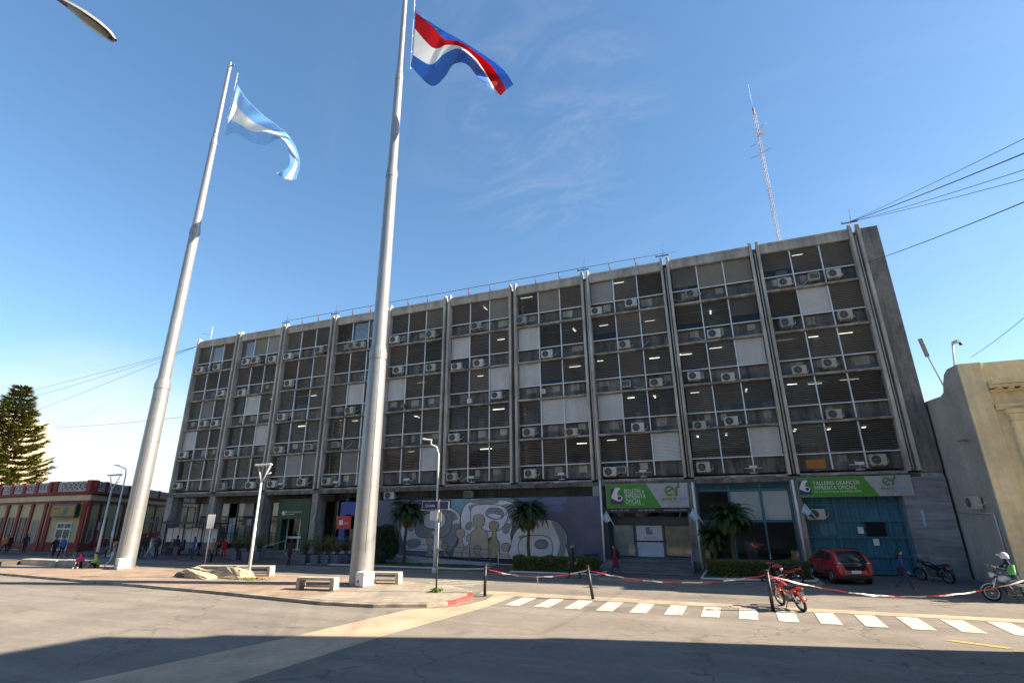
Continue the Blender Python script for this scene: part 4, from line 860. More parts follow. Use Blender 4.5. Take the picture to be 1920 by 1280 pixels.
# ------------------------------------------------------------------ left corner building, red and cream
red = mat('oxblood_paint', (.20, .02, .015), .75, .25, .8, streak=.15); wallc = mat('cream_paint', (.48, .385, .21), .85, .2, .7, streak=.15); balm = mat('baluster_stone', (.42, .40, .38), .9, .25, 1.5)
A_, B_, C_, D_ = Vector((-78.0, 35.0)), Vector((-63.8, 33.3)), Vector((-57.9, 33.4)), Vector((-125.3, 102.0))
CB = thing('corner_building', 'low oxblood and cream corner building with a pierced parapet', 'building', (-62, 40, 0))
def on_face(P, Q, u, out, z):
    d = (Q-P); n_ = Vector((d.y, -d.x)).normalized(); p = P+d*u+n_*out; return (p.x, p.y, z)
def fbox(m, P, Q, u0, u1, o0, o1, z0, z1, mm):
    vs = [on_face(P, Q, u, o, z) for z in (z0, z1) for (u, o) in ((u0, o1), (u1, o1), (u1, o0), (u0, o0))]
    m.add(vs, [(0, 3, 2, 1), (4, 5, 6, 7), (0, 1, 5, 4), (1, 2, 6, 5), (2, 3, 7, 6), (3, 0, 4, 7)], mm)
m = MB().prism([A_.to_tuple(), B_.to_tuple(), C_.to_tuple(), D_.to_tuple(), (-150, 102)], 0, 5.7, wallc); m.build('wall', parent=CB)
def facade(P, Q, cuts, opens):
    Ln = (Q-P).length
    m = MB()
    fbox(m, P, Q, -.002, 1.002, .003, .10, 4.62, 4.85, red); fbox(m, P, Q, -.006, 1.006, .003, .30, 5.52, 5.72, red); fbox(m, P, Q, -.004, 1.004, .003, .16, 5.38, 5.518, red); m.build('cornice', parent=CB)
    m = MB(); fbox(m, P, Q, 0, 1, .002, .06, 4.86, 5.37, mat('cream_frieze', (.50, .42, .26), .85, .2, 1)); m.build('frieze', parent=CB)
    m = MB(); fbox(m, P, Q, 0, 1, .002, .05, .0, .95, red); m.build('plinth', parent=CB)
    for c in cuts:
        m = MB(); h = .28/Ln; fbox(m, P, Q, c-h, c+h, .004, .13, 0, 4.61, red); fbox(m, P, Q, c-h*1.3, c+h*1.3, .004, .17, 4.3, 4.5, red); m.build('pilaster', parent=CB)
        m = MB(); fbox(m, P, Q, c-h*1.1, c+h*1.1, -.1, .22, 5.73, 6.78, red); m.build('parapet_pier', parent=CB)
    for c0, c1 in zip(cuts[:-1], cuts[1:]):
        h = .3/Ln; m = MB(); u0, u1 = c0+h, c1-h; 
        fbox(m, P, Q, u0, u1, -.02, .1, 5.73, 5.9, balm); fbox(m, P, Q, u0, u1, -.02, .1, 6.58, 6.72, balm); 
        fbox(m, P, Q, u0, u0+.18/Ln, -.01, .09, 5.9, 6.58, balm); fbox(m, P, Q, u1-.18/Ln, u1, -.01, .09, 5.9, 6.58, balm)
        k = max(2, int((u1-u0)*Ln/.75))
        for j in range(k):
            uc = u0+(u1-u0)*(j+.5)/k; wd = (u1-u0)/k*.5
            for (du, dz) in ((-1, 0), (0, 1), (1, 0), (0, -1)):
                a, b = (uc+du*wd*.95, 6.24+dz*.3), None
            ring = [(uc+wd*.95*math.cos(t), 6.24+.31*math.sin(t)) for t in np.linspace(0, 2*math.pi, 9)]
            m.tube([on_face(P, Q, u_, .04, z_) for u_, z_ in ring], .07, 5, balm, False)
            m.tube([on_face(P, Q, uc-wd, .04, 6.24), on_face(P, Q, uc+wd, .04, 6.24)], .05, 4, balm, False)
        fbox(m, P, Q, u0+.19/Ln, u1-.19/Ln, -.06, -.02, 5.9, 6.58, mat('parapet_grey', (.26, .25, .25), .9, .2, 2))
        m.build('pierced_panel', parent=CB)
    for (u0, u1, z0, z1, kind) in opens:
        m = MB(); fbox(m, P, Q, u0, u1, .004, .02, z0, z1, MATS['shade_window'] if kind != 'shut' else mat('old_shutter', (.24, .22, .19), .8, .2, 2))
        nm = 'door' if kind == 'door' else 'window'; o = m.build(nm, parent=CB)
        m = MB()
        if kind == 'door':
            fr_ = mat('door_white', (.52, .52, .52), .6, .1, 2)
            for q in (0, .5, 1): fbox(m, P, Q, u0+(u1-u0)*q-.07/Ln, u0+(u1-u0)*q+.07/Ln, .022, .06, z0, z1, fr_)
            for z in (z0, (z0+z1)/2-.2, z1-.55, z1): fbox(m, P, Q, u0, u1, .021, .055, z-.08, z+.08, fr_)
        else:
            for u in (u0, u1): fbox(m, P, Q, u-.05/Ln, u+.05/Ln, .022, .07, z0, z1, red if kind == 'red' else wallc)
            fbox(m, P, Q, u0, u1, .021, .08, z0-.08, z0, wallc)
        m.build('frame', parent=o)
facade(B_, C_, [.06, .94], [(.33, .70, .3, 2.75, 'door')])
Ln = (D_-C_).length
facade(C_, D_, [.005, .04, .13, .22, .305, .40, .5, .6, .7, .82, .93], [(.013, .028, .9, 3.1, 'win'), (.05, .075, .2, 3.2, 'door2'), (.098, .117, 1.0, 3.1, 'win'), (.145, .16, .3, 3.0, 'red'), (.19, .205, 1.0, 3.1, 'red'), (.235, .25, .9, 3.1, 'red'), (.28, .295, .9, 3.1, 'win'), (.325, .34, .9, 3.1, 'red'), (.37, .385, .9, 3.1, 'red'), (.47, .485, .9, 3.1, 'red'), (.57, .585, .9, 3.1, 'red')])
facade(A_, B_, [.12, .33, .535, .74, .95], [(.39, .47, .2, 3.3, 'red'), (.59, .68, .2, 3.3, 'red'), (.80, .89, .9, 3.0, 'shut'), (.18, .27, .2, 3.3, 'red')])
m = MB(); fbox(m, C_, D_, .013, .028, .022, .03, .9, 1.75, mat('poster_blue', (.03, .10, .22), .6, .2, 2)); m.build('poster', parent=CB)
m = MB(); fbox(m, C_, D_, .013, .028, .022, .035, 2.05, 3.1, MATS['old_shutter']); m.build('window_shutter', parent=CB)
sg = MB(); fbox(sg, B_, C_, .20, .84, .2, .5, 3.25, 4.55, black_m)
SB = thing('shop_sign', 'black framed yellow shop sign over the corner door', 'sign', (-60.2, 33.0, 3.2)); sg.build('frame', parent=SB)
m = MB(); fbox(m, B_, C_, .225, .815, .505, .515, 3.42, 4.38, mat('sign_mustard', (.26, .165, .02), .6, .35, 1.2)); m.build('panel', parent=SB)
m = MB(); 
m.add([on_face(B_, C_, u, .52, z) for u, z in ((.5, 3.5), (.6, 3.5), (.68, 4.2), (.6, 4.25), (.53, 4.0))], [(0, 1, 2, 3, 4)], mat('sign_leaf', (.03, .13, .09), .6, .3, 2)); m.add([on_face(B_, C_, u, .52, z) for u, z in ((.28, 4.0), (.45, 4.1), (.45, 4.22), (.28, 4.15))], [(0, 1, 2, 3)], rust); m.build('emblem', parent=SB)
m = MB().obox((-56.0, 33.6, 2.45), .9, .06, .7, Matrix.Rotation(-.6, 3, 'Z'), mat('sign_paleblue', (.30, .36, .46), .6, .15, 2)); tag(m.build('wall_sign'), label='pale blue square sign on the right face of the oxblood building', cat='sign')

# ------------------------------------------------------------------ flagpoles and flags
def flagpole(x, y, lab, secs, top):
    t = thing('flagpole', lab, 'flagpole', (x, y, .13), group='giant flagpoles on the plaza')
    m = MB(); z = .1; r = .60
    for (z1, r0, r1) in secs:
        m.tube([(x, y, z), (x, y, z1-.3)], [r0, r1], 28, galv, False); m.tube([(x, y, z1-.3), (x, y, z1)], [r1*1.0, r1*.9], 28, galv, False)
        m.tube([(x, y, z1-.75), (x, y, z1-.32)], r1*1.07, 28, galv, False); z = z1-.02
        zz = z1-1.6
        while zz > z1-(z1-.1)*.9 and zz > 1 and z1 < 14: m.tube([(x, y, zz), (x, y, zz+.05)], r0+(r1-r0)*(zz/z1)+.008, 28, galv, False); zz -= 1.5
    m.build('pole', galv, t)
    m = MB(); m.lathe([(0, top+.5), (.09, top+.4), (.12, top+.2), (.09, top), (.14, top-.1), (0, top-.1)], (x, y, 0), 10, galv).obox((x+.3, y, top-.1), .5, .05, .12, None, ac_grey); m.build('finial', parent=t)
    m = MB().tube([(x+.35, y-.2, top-.15), (x+.55, y-.5, 20), (x+.62, y-.66, 1.6)], .016, 4, ac_grey); m.build('halyard', parent=t)
    bx, by = x+.68, y-.62
    rot = Matrix.Rotation(-.28, 3, 'Z'); m = MB().obox((bx, by, .47), .62, .62, .62, rot, white_p); bb = m.build('winch_box', parent=t, bevel=.02)
    m = MB()
    for a, b in ((-.25, -.25), (.25, -.25), (.25, .25), (-.25, .25)): m.obox(Vector((bx, by, .145))+rot @ Vector((a, b, 0)), .1, .1, .05, rot, rust)
    m.obox(Vector((bx, by, .47))+rot @ Vector((-.1, -.315, -.1)), .1, .02, .12, rot, black_m); m.build('foot', parent=bb)
    m = MB(); m.lathe([(.62, .13), (.78, .135), (.78, .16), (.62, .165)], (x, y, 0), 28, galv)
    for k in range(14): m.tube([(x+.7*math.cos(k*.4488), y+.7*math.sin(k*.4488), .13), (x+.7*math.cos(k*.4488), y+.7*math.sin(k*.4488), .22)], .022, 6, rust)
    m.build('base_plate', parent=t)
flagpole(-37.5, 24.66, 'tall tapering steel flagpole carrying the light blue and white flag', [(12.97, .58, .50), (25.87, .42, .36), (34.67, .30, .25), (42.9, .19, .15)], 42.9)
flagpole(-17.05, 22.76, 'tall tapering steel flagpole carrying the flag with the red band', [(12.34, .58, .46), (24.35, .40, .34), (32.19, .30, .25), (41.5, .20, .15)], 41.5)
def cloth_mat(name, col):
    m = mat(name, col, .75, .07, 1.5); t = m.node_tree; b = t.nodes['Principled BSDF']; o = [n for n in t.nodes if n.type == 'OUTPUT_MATERIAL'][0]
    tr = t.nodes.new('ShaderNodeBsdfTranslucent'); src = b.inputs['Base Color'].links[0].from_socket; t.links.new(src, tr.inputs[0])
    mx = t.nodes.new('ShaderNodeMixShader'); mx.inputs[0].default_value = .5; t.links.new(b.outputs[0], mx.inputs[1]); t.links.new(tr.outputs[0], mx.inputs[2]); t.links.new(mx.outputs[0], o.inputs['Surface']); return m
fl_blue = cloth_mat('flag_sky_blue', (.42, .66, .92)); fl_white = cloth_mat('flag_white', (.88, .88, .86)); fl_red = cloth_mat('flag_red', (.62, .01, .012)); fl_royal = cloth_mat('flag_royal', (.085, .25, .62)); fl_sun = cloth_mat('flag_sun', (.7, .4, .12))
def flag(name, lab, off, s, curves, mats, Y0, amp, ph, wave, sag=0.0):
    rows = []; nlev = len(curves); lines = [smooth_open([(off[0]+x*s, off[1]+y*s) for x, y in c], 9) for c in curves]
    ncol = len(lines[0]); sub = 7; rows_px = []; msx = []
    for l in range(nlev-1):
        for q in range(sub):
            t = q/sub; rows_px.append([lines[l][j]*(1-t)+lines[l+1][j]*t for j in range(ncol)]); msx.append(mats[l])
    rows_px.append(list(lines[-1])); nr = len(rows_px)
    for i, rp in enumerate(rows_px):
        v = i/(nr-1); row = []
        for j, p in enumerate(rp):
            u = j/(ncol-1); d = amp*u**.7*math.sin(wave*u*6.283+ph+v*1.3)+.35*amp*u*math.sin(17*u+5*v)+.10*math.sin(38*u+9*v)*min(1, u*6)+sag*math.sin(math.pi*v)*u
            row.append(tuple(ony(p[0], p[1], Y0+d)))
        rows.append(row)
    m = MB(); m.grid(rows, None, True, msx); o = m.build(name, fix=False, solid=.012); tag(o, lab, 'flag'); sd = o.modifiers.new('sub', 'SUBSURF'); sd.levels = 1; sd.render_levels = 1; return o
flag('flag', 'light blue and white striped flag curling down from its flagpole', (60, 0), .29167,
     [[(1320, 545), (1375, 630), (1470, 725), (1580, 810), (1655, 880), (1705, 965), (1724, 1060), (1700, 1155)],
      [(1297, 650), (1345, 715), (1430, 790), (1540, 838), (1632, 890), (1690, 970), (1708, 1055), (1672, 1160)],
      [(1265, 765), (1325, 795), (1420, 846), (1520, 852), (1610, 893), (1664, 965), (1693, 1045), (1625, 1150)],
      [(1238, 876), (1310, 858), (1425, 918), (1510, 932), (1590, 890), (1640, 935), (1655, 1060), (1568, 1115)]], [fl_blue, fl_white, fl_blue], 24.4, 1.7, .4, 1.0, .9)
flag('flag', 'blue and white flag crossed by a red band, streaming from the thicker flagpole', (680, 0), .28125,
     [[(350, 70), (470, 160), (560, 215), (650, 265), (760, 335), (880, 415), (962, 490), (1008, 565)],
      [(350, 80), (462, 172), (545, 262), (640, 276), (740, 340), (850, 430), (930, 545), (958, 600)],
      [(346, 190), (470, 322), (560, 302), (650, 312), (745, 380), (825, 495), (872, 585), (918, 642)],
      [(336, 372), (455, 432), (540, 362), (640, 324), (738, 390), (820, 503), (870, 592), (918, 649)],
      [(318, 440), (455, 574), (545, 520), (605, 432), (690, 428), (770, 520), (845, 585), (930, 655)]], [fl_royal, fl_red, fl_white, fl_royal], 22.4, 1.3, 2.2, 1.1, .6)
# hoist cords with toggles
def hoist(p0, p1, n, x, y, lab):
    m = MB(); 
    for k in range(n):
        t = k/(n-1); q = p0.lerp(p1, t); m.lathe([(0, -.07), (.06, -.04), (.06, .04), (0, .07)], tuple(q), 6, white_p)
    m.tube([p0+Vector((0, 0, .9)), p0, p1], .02, 4, white_p); tag(m.build('hoist_rope'), label=lab, cat='rope')
hoist(ony(443, 152, 24.4), ony(419, 257, 24.4), 7, 0, 0, 'white rope with toggles at the hoist of the light blue flag')
hoist(ony(777, 10, 22.4), ony(769, 128, 22.4), 5, 0, 0, 'white rope with toggles at the hoist of the red banded flag')

# ------------------------------------------------------------------ lamps and signs
def ylamp(x, y, h, lab, rz):
    t = thing('street_lamp', lab, 'street lamp', (x, y, .134), group='forked street lamps on the plaza')
    m = MB(); m.tube([(x, y, .13), (x, y, .5)], [.17, .13], 12, galv2); m.tube([(x, y, .5), (x, y, h*.45), (x, y, h*.452), (x, y, h-1.0)], [.085, .08, .065, .055], 10, galv2); m.build('pole', parent=t)
    c, s_ = math.cos(rz), math.sin(rz); m = MB()
    m.tube([(x, y, h-1.0), (x-.28*c, y-.28*s_, h-.12)], .035, 6, galv2); m.tube([(x, y, h-1.0), (x+.42*c, y+.42*s_, h-.05)], .035, 6, galv2); m.tube([(x+.2*c, y+.2*s_, h-.58), (x+.5*c, y+.5*s_, h-.45)], .03, 5, galv2); m.build('fork', parent=t)
    m = MB().obox((x, y, h), .95, .28, .1, Matrix.Rotation(rz, 3, 'Z') @ Matrix.Rotation(-.05, 3, 'Y'), galv2); hd = m.build('lamp_head', parent=t, bevel=.03)
    MB().obox((x, y, h-.058), .7, .2, .012, Matrix.Rotation(rz, 3, 'Z') @ Matrix.Rotation(-.05, 3, 'Y'), white_p).build('lens', parent=hd)
    return t
ylamp(-39.85, 24.2, 6.15, 'pale forked street lamp beside the left flagpole', .35); ylamp(-24.6, 22.9, 6.15, 'pale forked street lamp rising beside the boulders', .35)
def arm_lamp(x, y, z0, h, dx, dy, reach, lab, m_=galv2):
    t = thing('street_lamp', lab, 'street lamp', (x, y, z0), group='arm street lamps'); d = Vector((dx, dy, 0)).normalized()
    m = MB(); m.tube([(x, y, z0), (x, y, z0+2.2), (x, y, z0+2.21), (x, y, h-.6), Vector((x, y, h-.15))+d*.15, Vector((x, y, h))+d*.5, Vector((x, y, h+.25))+d*reach], [.11, .1, .07, .055, .05, .045, .04], 8, m_); m.tube([(x, y, z0), (x, y, z0+.3)], .17, 10, m_); m.build('pole', parent=t)
    rm = Matrix.Rotation(math.atan2(dy, dx), 3, 'Z') @ Matrix.Rotation(-.12, 3, 'Y'); c = Vector((x, y, h+.3))+d*(reach+.25)
    hd = MB().obox(c, .62, .26, .08, rm, m_).build('lamp_head', parent=t, bevel=.02); MB().obox(c-Vector((0, 0, .048)), .4, .2, .012, rm, white_p).build('lens', parent=hd)
arm_lamp(-16.35, 28.75, 0, 7.5, -.8, -.55, .5, 'slim street lamp with short arm standing in front of the mural')
arm_lamp(-48.6, 30.4, 0, 7.4, -.9, .1, 1.6, 'grey street lamp with long curved arm behind the left flagpole')
_h = onr(96, 786, 118)
arm_lamp(_h.x-3.6, _h.y-3.6, 0, _h.z-.3, .7, .7, 4.8, 'street lamp whose bright head shows beside the conifer')
# big lamp reaching in at the top left
t = thing('street_lamp', 'large street lamp head reaching in at the upper left corner', 'street lamp', (-12.5, .6, 0))
hd = Vector(onr(217, 76, 9.2)); hs = Vector(onr(128, 12, 9.5)); ax = (hd-hs).normalized(); hs = hd-ax*.95
sidev = ax.cross(Vector((0, 0, 1))).normalized(); dn = ax.cross(sidev).normalized(); dn = dn if dn.z < 0 else -dn
m = MB(); rings = []
for u, w_, hh in ((0, .05, .05), (.15, .09, .07), (.4, .14, .09), (.7, .155, .085), (.9, .12, .06), (1.0, .03, .02)):
    c = hs+ax*u*.95; rings.append([c+sidev*w_*math.cos(a)-dn*hh*max(0, math.sin(a))*1.1+dn*hh*.25*max(0, -math.sin(a)) for a in np.linspace(0, 2*math.pi, 17)])
m.grid(rings, mat('lamp_shell', (.24, .225, .20), .45, .15, 2)); lh = m.build('lamp_head', parent=t)
m = MB(); rings = []
for u, w_ in ((.42, .115), (.6, .135), (.8, .125), (.93, .08)):
    c = hs+ax*u*.95+dn*.025; rings.append([c-sidev*w_, c-sidev*w_*.6+dn*.035, c+dn*.045, c+sidev*w_*.6+dn*.035, c+sidev*w_])
m.grid(rings, mat('lamp_lens', (.42, .38, .28), .3, .1, 2)); m.build('lens', parent=lh)
MB().tube([hs+ax*.1, hs-ax*.6, (-12.2, .9, hs.z+1.1), (-12.5, .6, hs.z+.5), (-12.5, .6, 6), (-12.5, .6, 0)], [.035, .035, .04, .06, .09, .12], 8, galv2).build('pole', parent=t)

t = thing('traffic_sign', 'blank white back of a sign on a pale post by the shop glazing', 'sign', (-33.95, 27.75, 0)); 
MB().tube([(-33.95, 27.75, 0), (-33.95, 27.75, 3.3)], .05, 8, white_p).build('post', parent=t)
MB().obox((-33.97, 27.68, 2.95), .52, .03, .95, Matrix.Rotation(.35, 3, 'Z'), mat('sign_white', (.7, .7, .66), .5, .06, 2)).build('plate', parent=t, bevel=.008)
# street name sign
t = thing('street_sign', 'navy street name plates with white arrow on a rusty post at the kerb corner', 'sign', (-12.17, 21.6, .13)); x, y = -12.17, 21.6
m = MB().tube([(x, y, .13), (x, y, 1.9)], .038, 8, black_m).tube([(x, y, 1.9), (x, y, 3.95)], .036, 8, galv2).tube([(x, y, 3.0), (x, y, 3.2)], .042, 8, rust).tube([(x, y, 3.55), (x, y, 4.0)], .042, 8, rust); m.build('post', parent=t)
rl = Matrix.Rotation(.16, 3, 'Z'); nb = mat('plate_navy', (.012, .025, .10), .4, .08, 2); nb2 = mat('plate_grey_navy', (.035, .06, .11), .4, .1, 2); ps = mat('plate_silver', (.52, .55, .56), .4, .15, 1.5)
def plate(cx, cz, w_, h, mm, border=None, rr=rl, yy=-.05):
    m = MB().obox((x+cx, y+yy+cx*rr[1][0], cz), w_, .012, h, rr, border or mm)
    if border: m.obox((x+cx, y+yy-.009+cx*rr[1][0], cz), w_-.04, .008, h-.04, rr, mm)
    return m.build('plate', parent=t)
p1 = plate(-.40, 3.74, .78, .40, nb, white_p); text('Córdoba', .16, (-12.17-.62, y-.09-.09, 3.68), ltxt, p1, width=.46, rot=(math.pi/2, 0, .16))
p2 = plate(.27, 3.74, .46, .38, nb2, white_p)
a = MB(); 
for q in ([(.05, 0), (.2, .11), (.2, .05), (.4, .05), (.4, -.05), (.2, -.05), (.2, -.11)],): a.add([(x+.05+u, y-.025+(u+.05)*.16-.035, 3.74+v) for u, v in q], [tuple(range(7))], ltxt)
a.build('arrow', parent=p2)
plate(-.2, 3.30, .36, .40, ps, white_p, Matrix.Rotation(.25, 3, 'Z')); plate(.14, 3.26, .24, .40, mat('plate_ochre', (.42, .36, .24), .5, .25, 3), None, Matrix.Rotation(-.5, 3, 'Z'))
w_ = [(x+random.gauss(0, .12), y+random.gauss(0, .12), .17+random.random()*.08) for _ in range(220)]
tag(MB().quads(leaves(w_, .14, .8, .4), leaf_mat('weed_green', (.12, .22, .03))).build('weed', fix=False), label='small green weed tuft at the foot of the street sign', cat='plant')
w_ = [(-24.4+random.gauss(0, .7), 22.45+random.gauss(0, .15), .16+random.random()*.05) for _ in range(700)]
tag(MB().quads(leaves(w_, .12, .8, .3), leaf_mat('weed_olive', (.14, .16, .04))).build('weeds', fix=False), label='olive weeds growing at the foot of the boulders', cat='plant', kind='stuff')

# ------------------------------------------------------------------ benches, boulders, low wall
benchm = mat('bench_concrete', (.47, .41, .32), .9, .25, 1.2, .4, streak=.25)
def bench(px, py, L_, rz, lab, z=.134):
    p = at(px, py, z) if not isinstance(px, Vector) else px
    t = thing('bench', lab, 'bench', p, rz, 'concrete benches on the plaza', local=True)
    MB().box(-L_/2, L_/2, -.25, .25, .41, .52, benchm).build('seat', parent=t, bevel=.012)
    for s in (-1, 1): MB().box(s*(L_/2-.07)-.09, s*(L_/2-.07)+.09, -.245, .245, 0, .409, benchm).build('leg', parent=t, bevel=.012)
    MB().box(-L_/2+.17, L_/2-.17, -.03, .03, .1, .16, benchm).build('stretcher', parent=t)
bench(Vector((-17.85, 20.62, .138)), 0, 1.9, .12, 'concrete bench on the corner pavement in front of the thicker flagpole')
bench(Vector((-16.05, 23.35, .138)), 0, 1.6, .15, 'concrete bench half hidden behind the thicker flagpole')
bench(Vector((-26.4, 23.6, .134)), 0, 4.6, .22, 'long concrete bench behind the boulders')
rockm = mat('boulder_stone', (.42, .34, .22), .9, .35, 1.4, .8); rock_d = mat('boulder_dark', (.17, .14, .10), .95, .4, 1.6, .8)
def boulder(c, sx, sy, sz, seed, mm, lab, rz=0):
    bm = bmesh.new(); bmesh.ops.create_icosphere(bm, subdivisions=4, radius=1); r2 = random.Random(seed)
    pl = [(Vector((r2.gauss(0, 1), r2.gauss(0, 1), r2.gauss(.3, .7))).normalized(), r2.uniform(.35, .8)) for _ in range(13)]
    for v in bm.verts:
        for n_, d in pl:
            k = v.co.dot(n_)-d
            if k > 0: v.co -= n_*k
        v.co = v.co*(1+.03*math.sin(9*v.co.x+seed)*math.sin(8*v.co.y+11*v.co.z))
    for v in bm.verts: v.co = Vector((v.co.x*sx, v.co.y*sy, max(v.co.z*sz, -.15)))
    me = bpy.data.meshes.new('boulder'); bm.to_mesh(me); bm.free(); me.materials.append(mm); o = bpy.data.objects.new('boulder', me); C.objects.link(o); o.location = c; o.rotation_euler = (0, 0, rz); tag(o, lab, 'boulder', 'boulders on the plaza')
def slab(c, pts, mm, lab, seed):
    bm = bmesh.new(); r2 = random.Random(seed)
    for p in pts: bm.verts.new(p)
    bmesh.ops.convex_hull(bm, input=bm.verts); bmesh.ops.triangulate(bm, faces=bm.faces); bmesh.ops.subdivide_edges(bm, edges=bm.edges, cuts=4, use_grid_fill=True)
    for v in bm.verts: v.co += Vector((r2.gauss(0, 1), r2.gauss(0, 1), r2.gauss(0, 1)))*.016
    me = bpy.data.meshes.new('boulder'); bm.to_mesh(me); bm.free(); me.materials.append(mm); o = bpy.data.objects.new('boulder', me); C.objects.link(o); o.location = c; b = o.modifiers.new('bevel', 'BEVEL'); b.width = .02; tag(o, lab, 'boulder', 'boulders on the plaza'); o.scale = (1.12, 1, .78)
slab((-25.7, 22.75, .13), [(-1.6, -.5, -.1), (-1.2, .5, -.1), (1.2, -.55, -.1), (1.35, .4, -.1), (1.3, -.1, .35), (.2, .1, .78), (-.25, -.2, .76), (.75, -.25, .6), (-1.1, .0, .5), (-1.5, -.3, .35), (.9, .3, .6)], rockm, 'largest tan boulder beside the forked street lamp', 1)
slab((-27.25, 22.2, .13), [(-.9, -.2, .62), (-.6, .3, .68), (-.95, -.3, -.1), (-.6, .3, -.1), (.9, -.5, -.1), (1.0, .2, -.1), (.85, -.4, .1), (.95, .15, .14), (-.5, -.35, .5)], rockm, 'slanted tan boulder slab in the middle of the rock group', 2)
slab((-28.55, 22.35, .13), [(-.8, -.3, -.1), (-.7, .35, -.1), (.7, -.35, -.1), (.7, .3, -.1), (-.55, -.2, .3), (-.2, .0, .5), (.45, -.1, .46), (.65, .1, .25), (-.7, .1, .25)], rock_d, 'small dark boulder at the left end of the rock group', 3)
lw = MB(); lw.box(-47.6, -43.55, 23.9, 24.6, .13, .52, benchm); tag(lw.build('low_wall', bevel=.03), label='left part of the low tan stone seat wall on the plaza', cat='wall')
lw = MB(); lw.box(-43.45, -40.0, 23.95, 24.65, .13, .54, benchm); tag(lw.build('low_wall', bevel=.03), label='right part of the low tan stone seat wall beside the seated person', cat='wall')
tag(MB().box(-60, -47.8, 22.9, 24.4, .13, .42, mat('dark_planter', (.09, .075, .06), .9, .3, 2)).build('low_wall', bevel=.03), label='dark low edging wall at the far left of the plaza', cat='wall')

# ------------------------------------------------------------------ bollards and barrier tape
tr_ = mat('tape_red', (.42, .03, .035), .4, .1, 3); tw_ = mat('tape_white', (.5, .46, .41), .4, .1, 3)
def bollard(px, py, h, lean, lab):
    p = at(px, py, 0); t = thing('bollard', lab, 'bollard', p, 0, 'black bollards holding the tape'); q = p+Vector((lean, 0, h))
    MB().tube([p, q], .065, 10, black_m).build('post', parent=t); MB().tube([q, q+(q-p).normalized()*.05], .075, 10, rubber).build('cap', parent=t); return q-Vector((0, 0, .12))
b1 = bollard(909, 1117, 1.22, 0.02, 'black bollard at the left end of the red and white tape'); b2 = bollard(1112, 1123, 1.22, -.16, 'leaning black bollard in the middle of the tape'); b3 = bollard(1450, 1145, 1.3, -.02, 'black bollard with tape beside the parked red motorcycle')
b4 = at(1975, 1130, 0)+Vector((0, 0, 1.0))
def tape(a, b, sag, lab, n=12):
    m = MB(); k = n*4; tot = (b-a).length
    P_ = [a.lerp(b, i/k)-Vector((0, 0, sag*4*(i/k)*(1-i/k)+.01*math.sin(i*1.7))) for i in range(k+1)]
    for i in range(k):
        c = tr_ if (i//4) % 2 == 0 else tw_; w0 = .028*(1-.4*abs(math.sin(i*.8))); w1 = .028*(1-.4*abs(math.sin((i+1)*.8))); tw = .02*math.sin(i*.5)
        m.add([P_[i]-Vector((0, tw, w0)), P_[i+1]-Vector((0, tw, w1)), P_[i+1]+Vector((0, tw, w1)), P_[i]+Vector((0, tw, w0))], [(0, 1, 2, 3)], c)
    tag(m.build('barrier_tape', fix=False, solid=.002), lab, 'tape', 'red and white barrier tape')
tape(b1, b2, .30, 'red and white tape strung between the two left bollards', 6); tape(b2, b3, .36, 'long sagging red and white tape between the leaning and the right bollard', 9); tape(b3, b4, .75, 'red and white tape running off to the right from the last bollard', 11)
tag(MB().add([tuple(b1.lerp(b2, .52)+Vector((dx, -.01, dz-.25))) for dx, dz in ((-.03, 0), (.03, 0), (.03, -.32), (-.03, -.32))], [(0, 1, 2, 3)], tw_).build('tape_end', solid=.002), label='loose white tape end hanging between the two left bollards', cat='tape')

# ------------------------------------------------------------------ bus shelter
t = thing('bus_shelter', 'dark roofed bus shelter with white posters behind the left flagpole', 'bus shelter', (-43, 33.2, .12)); 
MB().obox((-43.4, 33.0, 2.75), 7.6, 2.0, .1, Matrix.Rotation(.02, 3, 'Y'), mat('shelter_roof', (.04, .032, .03), .7, .3, 2)).build('roof', parent=t)
m = MB()
for x in (-46.9, -44.6, -42.3, -40.2): m.tube([(x, 33.8, .12), (x, 33.8, 2.7)], .05, 6, black_m)
m.build('posts', parent=t) if False else [MB().tube([(x, 33.8, .12), (x, 33.8, 2.7)], .05, 6, black_m).build('post', parent=t) for x in (-46.9, -44.6, -42.3, -40.2)]
for x in np.arange(-46.7, -40.6, .78): MB().box(x, x+.7, 33.84, 33.86, 1.15, 2.25+random.uniform(-.05, .1), paper).build('poster', parent=t)
MB().box(-46.6, -40.6, 33.2, 33.55, .5, .56, dkf).build('seat', parent=t)

# ------------------------------------------------------------------ mast and wires
mx_, my_ = 6.85, 42.0; t = thing('radio_mast', 'slender red and white lattice radio mast on the roof', 'mast', (mx_, my_, 20))
mred = mat('mast_red', (.20, .13, .125), .6, .2, 2); mwh = mat('mast_white', (.28, .265, .26), .6, .15, 2)
m = MB(); z = 20.0; k = 0
corners = [(.14*math.cos(a), .16*math.sin(a)) for a in (0.3, 2.394, 4.489)]
while z < 36.6:
    mm = mred if int((z-20)//3.0) % 2 == 0 else mwh; z1 = z+.42
    for j in range(3):
        a, b = corners[j], corners[(j+1) % 3]
        m.tube([(mx_+a[0], my_+a[1], z), (mx_+a[0], my_+a[1], z1)], .017, 4, mm, False); m.tube([(mx_+a[0], my_+a[1], z), (mx_+b[0], my_+b[1], z1)], .010, 4, mm, False)
    z = z1
m.build('lattice', parent=t)
m = MB(); m.tube([(mx_, my_, 36.5), (mx_, my_, 37.3)], .09, 6, mred); m.tube([(mx_, my_, 37.2), (mx_, my_, 40.0)], .009, 4, white_p)
